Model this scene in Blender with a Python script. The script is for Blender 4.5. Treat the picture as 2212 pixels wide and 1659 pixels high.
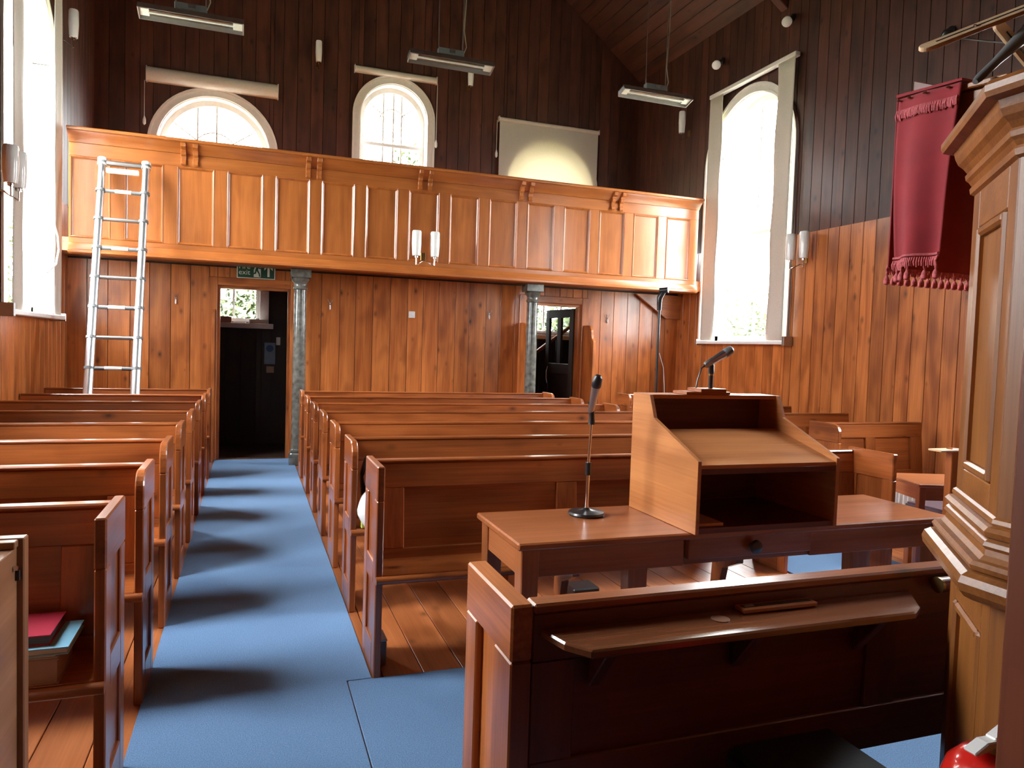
import bpy, bmesh, math, random
from mathutils import Vector, Matrix
random.seed(7)
R = math.radians
for o in list(bpy.data.objects):
    bpy.data.objects.remove(o, do_unlink=True)
SC = bpy.context.scene
COL = SC.collection

# ------------------------------------------------------------------ camera
cd = bpy.data.cameras.new('camera'); cam = bpy.data.objects.new('camera', cd); COL.objects.link(cam)
yaw, pitch, roll, fpx = 0.343994467, -0.04849, 0.0320838506, 1585.07
fw = Vector((math.sin(yaw)*math.cos(pitch), math.cos(yaw)*math.cos(pitch), math.sin(pitch)))
rt = Vector((math.cos(yaw), -math.sin(yaw), 0)); up = rt.cross(fw)
r2 = math.cos(roll)*rt + math.sin(roll)*up; u2 = -math.sin(roll)*rt + math.cos(roll)*up
M = Matrix((r2, u2, -fw)).transposed().to_4x4(); M.translation = Vector((0, 0, 1.45))
cam.matrix_world = M
cd.sensor_fit = 'HORIZONTAL'; cd.sensor_width = 36; cd.lens = 36*fpx/2212; cd.clip_start = 0.02; cd.clip_end = 300
SC.camera = cam

# ------------------------------------------------------------------ world, exposure
wd = bpy.data.worlds.new('sky'); SC.world = wd; wd.use_nodes = True
bgn = wd.node_tree.nodes['Background']
# overcast sky: zenith three times as bright as the horizon
_n = wd.node_tree.nodes.new; _l = wd.node_tree.links.new
_tc = _n('ShaderNodeTexCoord'); _sx = _n('ShaderNodeSeparateXYZ'); _l(_tc.outputs['Generated'], _sx.inputs[0])
_mr = _n('ShaderNodeMapRange'); _mr.inputs['To Min'].default_value = .34; _mr.inputs['To Max'].default_value = 1.0
_l(_sx.outputs['Z'], _mr.inputs['Value'])
_mx = _n('ShaderNodeMixRGB'); _mx.blend_type = 'MULTIPLY'; _mx.inputs[0].default_value = 1; _mx.inputs[1].default_value = (.92, .96, 1.0, 1)
_l(_mr.outputs[0], _mx.inputs[2]); _l(_mx.outputs[0], bgn.inputs[0]); bgn.inputs[1].default_value = 26.0
SC.view_settings.view_transform = 'Standard'; SC.view_settings.look = 'None'
SC.view_settings.gamma = 1.0; SC.view_settings.use_curve_mapping = False
SC.view_settings.exposure = 1.55
cy = SC.cycles
cy.use_denoising = True; cy.max_bounces = 8; cy.diffuse_bounces = 5; cy.glossy_bounces = 3
cy.transmission_bounces = 3; cy.transparent_max_bounces = 8; cy.caustics_reflective = False; cy.caustics_refractive = False
cy.sample_clamp_indirect = 12
def portal(loc, normal, w, h):
    l = bpy.data.lights.new('window_portal', 'AREA'); l.shape = 'RECTANGLE'; l.size = w; l.size_y = h
    l.cycles.is_portal = True
    o = bpy.data.objects.new('window_portal', l); COL.objects.link(o); o.location = loc
    n = Vector(normal); o.rotation_euler = n.to_track_quat('-Z', 'Y' if abs(n.z) < .9 else 'X').to_euler()
XL, XR, YB, YU, YF = -1.94, 5.94, 9.42, 10.85, -1.6     # left, right, inner back wall, outer back wall, front wall
for ya, yb in ((7.9, 7.9), (3.65, 3.25)):
    portal((XL-.2, ya, 3.2), (1, 0, 0), 1.7, 3.3); portal((XR+.2, yb, 3.2), (-1, 0, 0), 1.7, 3.3)
for xc, zc, w, h in ((-.49, 3.9, 1.5, 1.7), (1.93, 4.4, 1.0, 1.6), (4.4, 3.9, 1.5, 1.7), (-.5, 2.05, 1.3, .7), (4.45, 2.05, 1.3, .7)):
    portal((xc, YU+.22, zc), (0, -1, 0), w, h)

# ------------------------------------------------------------------ materials
def newmat(name):
    m = bpy.data.materials.new(name); m.use_nodes = True; nt = m.node_tree; nt.nodes.clear()
    out = nt.nodes.new('ShaderNodeOutputMaterial'); b = nt.nodes.new('ShaderNodeBsdfPrincipled')
    nt.links.new(b.outputs[0], out.inputs[0]); return m, nt, b
def ramp(nt, stops):
    r = nt.nodes.new('ShaderNodeValToRGB'); e = r.color_ramp.elements
    e[0].position, e[0].color = stops[0][0], (*stops[0][1], 1); e[1].position, e[1].color = stops[-1][0], (*stops[-1][1], 1)
    for p, c in stops[1:-1]:
        n = e.new(p); n.color = (*c, 1)
    return r
def wood(name, light, dark, axis, knots=True, rough=.33, coat=.35, vary=.35, grain=1.0, knotc=None):
    m, nt, b = newmat(name); L = nt.links.new; N = nt.nodes.new
    tc = N('ShaderNodeTexCoord'); oi = N('ShaderNodeObjectInfo')
    mul = N('ShaderNodeVectorMath'); mul.operation = 'MULTIPLY_ADD'
    comb = N('ShaderNodeCombineXYZ')
    for i in range(3): L(oi.outputs['Random'], comb.inputs[i])
    mul.inputs[1].default_value = (61, 37, 83); L(comb.outputs[0], mul.inputs[0]); L(tc.outputs['Object'], mul.inputs[2])
    i = 'xyz'.index(axis)
    def mapped(al, ac):
        mp = N('ShaderNodeMapping'); s = [ac]*3; s[i] = al; mp.inputs['Scale'].default_value = s
        L(mul.outputs[0], mp.inputs[0]); return mp
    n1 = N('ShaderNodeTexNoise'); n1.inputs['Scale'].default_value = 1.0; n1.inputs['Detail'].default_value = 3; n1.inputs['Distortion'].default_value = .8
    L(mapped(.8*grain, 9*grain).outputs[0], n1.inputs['Vector'])
    n2 = N('ShaderNodeTexNoise'); n2.inputs['Scale'].default_value = 1.0; n2.inputs['Detail'].default_value = 2
    L(mapped(2.2*grain, 95*grain).outputs[0], n2.inputs['Vector'])
    mix = N('ShaderNodeMath'); mix.operation = 'MULTIPLY_ADD'; mix.inputs[1].default_value = .35
    L(n2.outputs['Fac'], mix.inputs[0])
    m2 = N('ShaderNodeMath'); m2.operation = 'MULTIPLY'; m2.inputs[1].default_value = .65; L(n1.outputs['Fac'], m2.inputs[0]); L(m2.outputs[0], mix.inputs[2])
    rp = ramp(nt, [(.34, dark), (.50, tuple((a+c)/2 for a, c in zip(light, dark))), (.64, light)]); L(mix.outputs[0], rp.inputs[0])
    col = rp.outputs[0]
    if knots:
        v = N('ShaderNodeTexVoronoi'); v.inputs['Scale'].default_value = 1.0; v.inputs['Randomness'].default_value = 1.0
        L(mapped(4.3, 7.5).outputs[0], v.inputs['Vector'])
        kr = ramp(nt, [(.05, (.95, .95, .95)), (.12, (.5, .5, .5)), (.26, (0, 0, 0))])
        sv = N('ShaderNodeSeparateXYZ'); L(v.outputs['Color'], sv.inputs[0])
        gt = N('ShaderNodeMapRange'); gt.inputs['From Min'].default_value = .35; gt.inputs['From Max'].default_value = .95
        gt.inputs['To Min'].default_value = .15; gt.inputs['To Max'].default_value = 0; L(sv.outputs['X'], gt.inputs['Value'])
        ad = N('ShaderNodeMath'); ad.operation = 'ADD'; L(v.outputs['Distance'], ad.inputs[0]); L(gt.outputs[0], ad.inputs[1]); L(ad.outputs[0], kr.inputs[0])
        km = N('ShaderNodeMixRGB'); km.inputs[2].default_value = (*(knotc or tuple(c*.28 for c in dark)), 1)
        L(kr.outputs[0], km.inputs[0]); L(col, km.inputs[1]); col = km.outputs[0]
    hs = N('ShaderNodeHueSaturation'); ma = N('ShaderNodeMapRange')
    ma.inputs['To Min'].default_value = 1-vary; ma.inputs['To Max'].default_value = 1+vary*.8
    L(oi.outputs['Random'], ma.inputs['Value']); L(ma.outputs[0], hs.inputs['Value']); L(col, hs.inputs['Color'])
    n3 = N('ShaderNodeTexNoise'); n3.inputs['Scale'].default_value = 1.0; n3.inputs['Detail'].default_value = 1
    L(mapped(2.6, 6.0).outputs[0], n3.inputs['Vector'])
    pr = ramp(nt, [(.32, (.70, .66, .62)), (.5, (1, 1, 1)), (.68, (1.0, 1.0, 1.0))]) if not knots else ramp(nt, [(.30, (.62, .56, .50)), (.5, (.97, .97, .97)), (.70, (1.0, 1.0, 1.0))])
    pm = N('ShaderNodeMixRGB'); pm.blend_type = 'MULTIPLY'; pm.inputs[0].default_value = 1.0 if knots else .5
    L(n3.outputs['Fac'], pr.inputs[0]); L(hs.outputs[0], pm.inputs[1]); L(pr.outputs[0], pm.inputs[2])
    L(pm.outputs[0], b.inputs['Base Color'])
    b.inputs['Roughness'].default_value = rough; b.inputs['Coat Weight'].default_value = coat; b.inputs['Coat Roughness'].default_value = .18
    bp = N('ShaderNodeBump'); bp.inputs['Strength'].default_value = .12; bp.inputs['Distance'].default_value = .004
    L(n2.outputs['Fac'], bp.inputs['Height']); L(bp.outputs[0], b.inputs['Normal'])
    return m
def plain(name, col, rough=.5, metal=0, noise=0, scale=20, coat=0, sheen=0, bump=0):
    m, nt, b = newmat(name); L = nt.links.new; N = nt.nodes.new
    b.inputs['Roughness'].default_value = rough; b.inputs['Metallic'].default_value = metal
    b.inputs['Coat Weight'].default_value = coat; b.inputs['Sheen Weight'].default_value = sheen
    tc = N('ShaderNodeTexCoord'); n = N('ShaderNodeTexNoise'); n.inputs['Scale'].default_value = scale; n.inputs['Detail'].default_value = 4
    L(tc.outputs['Object'], n.inputs['Vector'])
    k = max(noise, .04)
    rp = ramp(nt, [(.3, tuple(c*(1-k) for c in col)), (.7, tuple(min(1, c*(1+k)) for c in col))]); L(n.outputs['Fac'], rp.inputs[0]); L(rp.outputs[0], b.inputs['Base Color'])
    if bump:
        bp = N('ShaderNodeBump'); bp.inputs['Strength'].default_value = bump; bp.inputs['Distance'].default_value = .003
        L(n.outputs['Fac'], bp.inputs['Height']); L(bp.outputs[0], b.inputs['Normal'])
    return m
PL, PD = (.60, .195, .048), (.32, .082, .017)
W = {}
for a in 'xyz':
    W['pine_'+a] = wood('varnished_pine_'+a, PL, PD, a, vary=.2, knotc=(.045, .012, .005))
    W['pew_'+a] = wood('pew_pine_'+a, (.42, .118, .028), (.20, .047, .010), a, rough=.30, coat=.5, vary=.18)
    W['oak_'+a] = wood('golden_oak_'+a, (.47, .150, .036), (.35, .100, .021), a, knots=False, rough=.3, coat=.45, vary=.10, grain=1.4)
    W['dark_'+a] = wood('dark_stained_board_'+a, (.115, .034, .019), (.055, .016, .009), a, rough=.5, coat=.1, vary=.3)
    W['pulpit_'+a] = wood('pulpit_oak_'+a, (.34, .122, .026), (.20, .064, .012), a, knots=False, rough=.42, coat=.06, vary=.08, grain=1.5)
    W['mahog_'+a] = wood('red_brown_board_'+a, (.17, .042, .016), (.10, .023, .009), a, knots=False, rough=.42, coat=.15, vary=.06)
    W['teak_'+a] = wood('lectern_veneer_'+a, (.55, .215, .070), (.37, .125, .036), a, knots=False, rough=.38, coat=.2, vary=.06, grain=.8)
    W['table_'+a] = wood('table_wood_'+a, (.44, .145, .052), (.28, .080, .024), a, knots=False, rough=.28, coat=.5, vary=.10)
    W['cab_'+a] = wood('cabinet_wood_'+a, (.36, .165, .078), (.23, .095, .042), a, knots=False, rough=.35, coat=.3, vary=.05)
    W['floor_'+a] = wood('floor_board_'+a, (.46, .150, .048), (.27, .076, .021), a, rough=.35, coat=.35, vary=.25)
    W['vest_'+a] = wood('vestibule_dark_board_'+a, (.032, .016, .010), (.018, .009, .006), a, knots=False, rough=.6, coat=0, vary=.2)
white = plain('white_gloss_paint', (.80, .77, .73), .35)
cream = plain('cream_blind_fabric', (.62, .56, .48), .8, noise=.05, scale=60)
whitem = plain('white_enamel', (.82, .82, .80), .3)
glassw = plain('opal_glass', (.86, .86, .84), .15, coat=.5)
alu = plain('brushed_aluminium', (.90, .91, .93), .34, metal=1)
chrome = plain('chrome', (.75, .74, .72), .15, metal=1)
steel = plain('dull_steel', (.42, .41, .40), .35, metal=1)
refl = plain('heater_reflector', (.62, .58, .52), .3, metal=1, noise=.2, scale=12)
greyplas = plain('grey_plastic', (.16, .165, .17), .4)
black = plain('black_plastic', (.012, .012, .013), .35, coat=.2)
blackf = plain('black_leatherette', (.010, .010, .011), .55, noise=.2, scale=90, bump=.2)
marble = plain('mottled_grey_marble_paint', (.115, .115, .10), .22, noise=.5, scale=15, coat=.5)
carpet = plain('blue_carpet', (.100, .190, .335), .95, noise=.35, scale=240, bump=.5)
redcl = plain('crimson_velvet', (.27, .012, .019), .85, noise=.12, scale=14, sheen=.15)
fringe = plain('faded_pink_fringe', (.50, .105, .115), .8, noise=.3, scale=200)
redp = plain('red_enamel', (.62, .018, .012), .2, coat=.6)
purple = plain('purple_seat_cloth', (.075, .035, .045), .85, noise=.15, scale=80)
beech = plain('pale_beech', (.88, .60, .35), .4, noise=.08, scale=30)
brass = plain('aged_brass', (.35, .22, .08), .35, metal=1)
green = plain('sign_green', (.012, .075, .045), .4)
signw = plain('sign_white', (.75, .77, .72), .4)
bagm = plain('white_polythene', (.78, .78, .76), .3, noise=.05, scale=30)
bookred = plain('red_book_cloth', (.45, .012, .045), .5); bookblue = plain('light_blue_book_cover', (.22, .50, .68), .45)
bookgrey = plain('charcoal_pages', (.09, .10, .095), .7); pagesm = plain('paper_pages', (.68, .64, .58), .8); cartn = plain('buff_card', (.42, .27, .20), .7)
bluep = plain('pale_blue_paper', (.22, .29, .38), .7); yellowg = plain('yellow_green_print', (.55, .60, .12), .4)
leafm = plain('hedge_leaf', (.075, .105, .025), .6, noise=.4, scale=3)
barkm = plain('bark', (.09, .06, .04), .9, noise=.3)
wallst = plain('pale_garden_wall', (.30, .24, .20), .9, noise=.15, scale=6)
grassm = plain('grass_ground', (.20, .22, .14), .95, noise=.3, scale=2)
plaster = plain('outer_wall_render', (.30, .26, .22), .9)
def mk_glass():
    m = bpy.data.materials.new('window_glass'); m.use_nodes = True; nt = m.node_tree; nt.nodes.clear(); N = nt.nodes.new; L = nt.links.new
    out = N('ShaderNodeOutputMaterial'); mx = N('ShaderNodeMixShader'); t = N('ShaderNodeBsdfTransparent'); g = N('ShaderNodeBsdfGlossy')
    g.inputs['Roughness'].default_value = .03; t.inputs[0].default_value = (.97, .98, .97, 1)
    mx.inputs[0].default_value = .06
    L(t.outputs[0], mx.inputs[1]); L(g.outputs[0], mx.inputs[2]); L(mx.outputs[0], out.inputs[0]); return m
glass = mk_glass()
def mk_blind():
    m = bpy.data.materials.new('translucent_blind'); m.use_nodes = True; nt = m.node_tree; nt.nodes.clear(); N = nt.nodes.new; L = nt.links.new
    out = N('ShaderNodeOutputMaterial'); mx = N('ShaderNodeMixShader'); d = N('ShaderNodeBsdfDiffuse'); t = N('ShaderNodeBsdfTranslucent')
    tc = N('ShaderNodeTexCoord'); n = N('ShaderNodeTexNoise'); n.inputs['Scale'].default_value = 90; L(tc.outputs['Object'], n.inputs['Vector'])
    rp = ramp(nt, [(.3, (.60, .55, .49)), (.7, (.66, .61, .55))]); L(n.outputs['Fac'], rp.inputs[0]); L(rp.outputs[0], d.inputs[0])
    t.inputs[0].default_value = (.60, .50, .30, 1); mx.inputs[0].default_value = .16
    L(d.outputs[0], mx.inputs[1]); L(t.outputs[0], mx.inputs[2]); L(mx.outputs[0], out.inputs[0]); return m
blindm = mk_blind()

# ------------------------------------------------------------------ mesh helpers
class MB:
    def __init__(s, org=(0, 0, 0)): s.bm = bmesh.new(); s.o = Vector(org)
    def poly3(s, pts, faces):
        vs = [s.bm.verts.new(Vector(p)-s.o) for p in pts]
        for f in faces:
            try: s.bm.faces.new([vs[i] for i in f])
            except ValueError: pass
        return vs
    def box(s, x0, x1, y0, y1, z0, z1):
        s.poly3([(x, y, z) for x in (x0, x1) for y in (y0, y1) for z in (z0, z1)],
                [(0, 1, 3, 2), (4, 6, 7, 5), (0, 4, 5, 1), (2, 3, 7, 6), (0, 2, 6, 4), (1, 5, 7, 3)]); return s
    def prism(s, pts, axis, a0, a1):
        """pts: 2D outline in the other two axes (order x,y,z with axis removed)"""
        def P(p, a):
            q = list(p); q.insert('xyz'.index(axis), a); return q
        n = len(pts)
        s.poly3([P(p, a0) for p in pts]+[P(p, a1) for p in pts],
                [tuple(range(n))[::-1], tuple(range(n, 2*n))]+[(i, (i+1) % n, n+(i+1) % n, n+i) for i in range(n)]); return s
    def tube(s, path, r, n=10, caps=True):
        path = [Vector(p) for p in path]; rs = r if isinstance(r, (list, tuple)) else [r]*len(path); rings = []
        prev = None
        for i, p in enumerate(path):
            d = (path[min(i+1, len(path)-1)]-path[max(i-1, 0)]).normalized()
            a = prev if prev else (Vector((0, 0, 1)) if abs(d.z) < .9 else Vector((1, 0, 0)))
            u = (a-d*a.dot(d)).normalized(); v = d.cross(u); prev = u
            rings.append([s.bm.verts.new(p-s.o+rs[i]*(math.cos(2*math.pi*k/n)*u+math.sin(2*math.pi*k/n)*v)) for k in range(n)])
        for a, b in zip(rings, rings[1:]):
            for k in range(n): s.bm.faces.new((a[k], a[(k+1) % n], b[(k+1) % n], b[k]))
        if caps: s.bm.faces.new(rings[0][::-1]); s.bm.faces.new(rings[-1])
        return s
    def lathe(s, prof, c, n=20):
        rings = []
        for r, z in prof:
            rings.append([s.bm.verts.new(Vector((c[0]+r*math.cos(2*math.pi*k/n), c[1]+r*math.sin(2*math.pi*k/n), c[2]+z))-s.o) for k in range(n)])
        for a, b in zip(rings, rings[1:]):
            for k in range(n): s.bm.faces.new((a[k], a[(k+1) % n], b[(k+1) % n], b[k]))
        s.bm.faces.new(rings[0][::-1]); s.bm.faces.new(rings[-1]); return s
    def loft(s, rings, closed=False):
        vr = [[s.bm.verts.new(Vector(p)-s.o) for p in r] for r in rings]; n = len(vr[0])
        pairs = list(zip(vr, vr[1:]))+([(vr[-1], vr[0])] if closed else [])
        for a, b in pairs:
            for k in range(n): s.bm.faces.new((a[k], a[(k+1) % n], b[(k+1) % n], b[k]))
        if not closed: s.bm.faces.new(vr[0][::-1]); s.bm.faces.new(vr[-1])
        return s
    def grid(s, fn, nu, nv):
        g = [[s.bm.verts.new(Vector(fn(i/nu, j/nv))-s.o) for j in range(nv+1)] for i in range(nu+1)]
        for i in range(nu):
            for j in range(nv): s.bm.faces.new((g[i][j], g[i+1][j], g[i+1][j+1], g[i][j+1]))
        return s
    def mesh(s, name, mat, bevel=0, smooth=False, seg=1):
        bmesh.ops.recalc_face_normals(s.bm, faces=s.bm.faces[:])
        if bevel:
            es = [e for e in s.bm.edges if len(e.link_faces) == 2 and e.calc_face_angle(0) > .5]
            bmesh.ops.bevel(s.bm, geom=es, offset=bevel, segments=seg, affect='EDGES', clamp_overlap=True)
        me = bpy.data.meshes.new(name); s.bm.to_mesh(me); s.bm.free()
        if smooth:
            for p in me.polygons: p.use_smooth = True
            try: me.set_sharp_from_angle(angle=R(38))
            except Exception: pass
        me.materials.append(mat); return me
    def build(s, name, mat, parent=None, bevel=0, smooth=False, seg=1):
        return link(name, s.mesh(name, mat, bevel, smooth, seg), parent)
def link(name, me, parent=None, loc=(0, 0, 0)):
    o = bpy.data.objects.new(name, me); COL.objects.link(o); o.location = loc
    if parent: o.parent = parent
    return o
def thing(name, label, cat, loc=(0, 0, 0), group=None):
    o = bpy.data.objects.new(name, None); COL.objects.link(o); o.location = loc; o.empty_display_size = .1
    return tag(o, label, cat, group)
def tag(o, label, cat, group=None, kind=None):
    o['label'] = label; o['category'] = cat
    if group: o['group'] = group
    if kind: o['kind'] = kind
    return o
def struct(o, label=None):
    o['kind'] = 'structure'
    if label: o['label'] = label
    return o
def sempty(name, label=None, loc=(0, 0, 0)):
    o = bpy.data.objects.new(name, None); COL.objects.link(o); o.location = loc; return struct(o, label)
KIDS = {}
def children(o): return [c for c in bpy.data.objects if c.parent == o]
def dup(root, loc, label=None, group=None):
    kids = {}
    for c in bpy.data.objects:
        if c.parent: kids.setdefault(c.parent, []).append(c)
    def rec(o, par):
        c = o.copy(); COL.objects.link(c)
        if par: c.parent = par
        for k in kids.get(o, []): rec(k, c)
        return c
    r = rec(root, None); r.location = loc
    if label: r['label'] = label
    if group: r['group'] = group
    return r

# ------------------------------------------------------------------ walls with openings
def arch_z(op, u, r=None):
    uc, rr, zs = op['uc'], (r or op['r']), op['zs']
    if op.get('flat'): return zs
    return zs+math.sqrt(max(0, rr*rr-(u-uc)**2))
MAP = {
    'right': lambda u, z, d: (XR-d, u, z), 'left': lambda u, z, d: (XL+d, u, z),
    'back': lambda u, z, d: (u, YB-d, z), 'upper': lambda u, z, d: (u, YU-d, z), 'front': lambda u, z, d: (u, YF+d, z)}
def slab(mb, f, ua, ub, za0, zb0, za1, zb1, d0, d1):
    P = [(ua, za0), (ub, zb0), (ub, zb1), (ua, za1)]
    mb.poly3([f(u, z, d0) for u, z in P]+[f(u, z, d1) for u, z in P],
             [(0, 1, 2, 3), (7, 6, 5, 4), (0, 4, 5, 1), (1, 5, 6, 2), (2, 6, 7, 3), (3, 7, 4, 0)])
def wall(name, side, u0, u1, z0, z1, ops, mat, d0=-.30, d1=0):
    f = MAP[side]; mb = MB(); us = [u0]
    for op in sorted(ops, key=lambda o: o['uc']):
        a, b = op['uc']-op['r'], op['uc']+op['r']
        slab(mb, f, us[-1], a, z0, z0, z1, z1, d0, d1)
        n = 1 if op.get('flat') else 20
        for k in range(n):
            ka, kb = a+(b-a)*k/n, a+(b-a)*(k+1)/n
            if op['z0'] > z0+.01: slab(mb, f, ka, kb, z0, z0, op['z0'], op['z0'], d0, d1)
            slab(mb, f, ka, kb, arch_z(op, ka), arch_z(op, kb), z1, z1, d0, d1)
        us.append(b)
    slab(mb, f, us[-1], u1, z0, z0, z1, z1, d0, d1)
    return struct(mb.build(name, mat))
PCACHE = {}
def plank(parent, side, ua, ub, za0, zb0, za1, zb1, mat, th=.018, gap=.006, ch=.0015, axis='z', dd=0):
    """one board: outline is a quad, front arrises chamfered so joints read as grooves"""
    f = MAP[side]; o = Vector(f(ua, min(za0, zb0), dd))
    ua += gap/2; ub -= gap/2
    key = (side, round(ub-ua, 4), *(round(v-min(za0, zb0), 3) for v in (za0, zb0, za1, zb1)), mat.name, th)
    if key not in PCACHE:
        mb = MB(o)
        B = [f(ua, za0, dd), f(ub, zb0, dd), f(ub, zb1, dd), f(ua, za1, dd)]
        C = [f(ua, za0, dd+th-ch), f(ub, zb0, dd+th-ch), f(ub, zb1, dd+th-ch), f(ua, za1, dd+th-ch)]
        D = [f(ua+ch, za0, dd+th), f(ub-ch, zb0, dd+th), f(ub-ch, zb1, dd+th), f(ua+ch, za1, dd+th)]
        mb.poly3(B+C+D, [(3, 2, 1, 0), (0, 1, 5, 4), (1, 2, 6, 5), (2, 3, 7, 6), (3, 0, 4, 7), (4, 5, 9, 8), (5, 6, 10, 9), (6, 7, 11, 10), (7, 4, 8, 11), (8, 9, 10, 11)])
        PCACHE[key] = mb.mesh('plank', mat)
    return link('plank', PCACHE[key], parent, o)
def board_up(parent, side, u0, u1, pitch, z0, z1, mat, ops, cover=.03, jit=.0):
    """cover a wall field with boards; z1 may be a function of u; boards stop at the openings"""
    zf = z1 if callable(z1) else (lambda u: z1)
    cuts = set(); n = max(1, round((u1-u0)/pitch)); p = (u1-u0)/n; us = []
    for k in range(n+1):
        us.append(u0+k*p+(random.uniform(-jit, jit)*p if 0 < k < n else 0))
    for op in ops:
        for e in (op['uc']-op['r']-cover, op['uc']+op['r']+cover):
            if u0 < e < u1:
                near = min(us, key=lambda v: abs(v-e))
                if abs(near-e) < .03 and u0 < near < u1: us[us.index(near)] = e
                else: us.append(e)
    us.sort()
    for ua, ub in zip(us, us[1:]):
        mid = (ua+ub)/2; hit = None
        for op in ops:
            if abs(mid-op['uc']) < op['r']+cover: hit = op
        if not hit:
            plank(parent, side, ua, ub, z0, z0, zf(ua), zf(ub), mat)
        else:
            zb = hit['z0']-cover
            if zb > z0+.02: plank(parent, side, ua, ub, z0, z0, min(zb, zf(mid)), min(zb, zf(mid)), mat)
            ta, tb = (arch_z(hit, u, hit['r']+cover)+(cover if hit.get('flat') else 0) for u in (ua, ub))
            ta, tb = max(ta, z0), max(tb, z0)
            if min(zf(ua)-ta, zf(ub)-tb) > .02: plank(parent, side, ua, ub, ta, tb, zf(ua), zf(ub), mat)

ZE = 5.85; SL = .785; ZSPLIT = 2.865
side_ops = [dict(uc=7.9, r=.80, z0=1.63, zs=3.96), dict(uc=3.25, r=.62, z0=1.63, zs=3.96)]
left_ops = [side_ops[0], dict(side_ops[1], uc=3.65)]
vis_op = side_ops[:1]
upper_ops = [dict(uc=-.49, r=.72, z0=2.95, zs=3.98), dict(uc=1.93, r=.50, z0=3.3, zs=4.73), dict(uc=4.40, r=.72, z0=2.95, zs=3.98)]
vest_ops = [dict(uc=-.50, r=.62, z0=1.70, zs=2.34, flat=1), dict(uc=4.45, r=.62, z0=1.70, zs=2.34, flat=1)]
door_ops = [dict(uc=.045, r=.415, z0=0, zs=2.085, flat=1), dict(uc=3.955, r=.415, z0=0, zs=2.085, flat=1)]
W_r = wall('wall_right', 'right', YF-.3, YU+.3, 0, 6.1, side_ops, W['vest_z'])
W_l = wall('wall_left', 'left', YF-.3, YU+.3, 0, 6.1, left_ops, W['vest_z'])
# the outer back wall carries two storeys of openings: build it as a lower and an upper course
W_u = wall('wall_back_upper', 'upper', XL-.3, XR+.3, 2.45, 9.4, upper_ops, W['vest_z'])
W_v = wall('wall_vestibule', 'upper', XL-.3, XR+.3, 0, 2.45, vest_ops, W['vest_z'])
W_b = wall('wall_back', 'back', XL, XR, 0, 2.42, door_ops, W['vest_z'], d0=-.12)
W_f = wall('wall_front', 'front', XL-.3, XR+.3, 0, 9.4, [], W['dark_z'])

board_up(W_b, 'back', XL, XR, .215, 0, 2.30, W['pine_z'], door_ops, cover=.0, jit=.06)
board_up(W_r, 'right', 4.16, YB, .165, 0, ZSPLIT, W['pine_z'], vis_op, jit=.05)
board_up(W_r, 'right', 4.16, YU, .165, ZSPLIT, ZE, W['dark_z'], vis_op, jit=.05)
board_up(W_l, 'left', 4.8, YB, .165, 0, ZSPLIT, W['pine_z'], vis_op, jit=.05)
board_up(W_l, 'left', 4.8, YU, .165, ZSPLIT, ZE, W['dark_z'], vis_op, jit=.05)
gable = lambda u: ZE+SL*(min(u-XL, XR-u))
board_up(W_u, 'upper', XL, XR, .18, 2.5, gable, W['dark_z'], upper_ops, jit=.05)
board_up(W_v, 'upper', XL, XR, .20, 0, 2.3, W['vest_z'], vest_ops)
# near stretches of the side walls beside the camera, boarded in the same way but out of the picture
for s in ('right', 'left'):
    mb = MB(); f = MAP[s]
    e0, e1 = (2.70, 4.78) if s == 'left' else (2.30, 4.15)
    slab(mb, f, YF, e0, 0, 0, ZSPLIT, ZSPLIT, 0, .018); slab(mb, f, e0, e1, 0, 0, 1.58, 1.58, 0, .018)
    o = struct(mb.build('trim_1' if s == 'right' else 'trim_2', W['pine_z']))

# ceiling: two boarded slopes and a solid roof behind them
RID = ((XL+XR)/2, ZE+SL*(XR-XL)/2)
mb = MB()
for sx in (XL, XR):
    s = 1 if sx == XR else -1
    mb.prism([(sx+s*.35, ZE-SL*.35), RID, (RID[0], RID[1]+.25), (sx+s*.35, ZE-SL*.35+.25)], 'y', YF-.3, YU+.3)
CEIL = struct(mb.build('ceiling', W['dark_y']))
L_sl = math.hypot((XR-XL)/2, RID[1]-ZE); nb = 28
dirx = (XR-XL)/2/L_sl; dirz = (RID[1]-ZE)/L_sl
for side in (-1, 1):
    x0 = XL if side < 0 else XR
    for k in range(nb):
        a, b = L_sl*k/nb+.002, L_sl*(k+1)/nb-.002
        A = (x0-side*dirx*a, ZE+dirz*a); B = (x0-side*dirx*b, ZE+dirz*b)
        nx, nz = -side*dirz*.016, -dirx*.016
        o0 = (A[0], 3.0, A[1]); m_ = MB(o0)
        e = .25
        A2 = (A[0]*(1-e*.1)+B[0]*e*.1+nx, A[1]*(1-e*.1)+B[1]*e*.1+nz); B2 = (B[0]*(1-e*.1)+A[0]*e*.1+nx, B[1]*(1-e*.1)+A[1]*e*.1+nz)
        m_.prism([A, B, B2, A2], 'y', 3.0, YU)
        link('plank', m_.mesh('plank', W['dark_y']), CEIL, o0)
# roof truss: principal rafters and wall posts
tr = sempty('trim_3')
for yy in (7.35, 3.2):
    for side in (-1, 1):
        x0 = XL if side < 0 else XR
        pts = [(x0-side*.02, ZE-.30), (x0-side*.14, ZE-.22), (RID[0]-side*.0, RID[1]-.25), (RID[0], RID[1]-.02), (x0-side*.02, ZE-.04)]
        MB().prism(pts, 'y', yy-.06, yy+.06).build('rafter', W['dark_x'], tr, .008)

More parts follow.
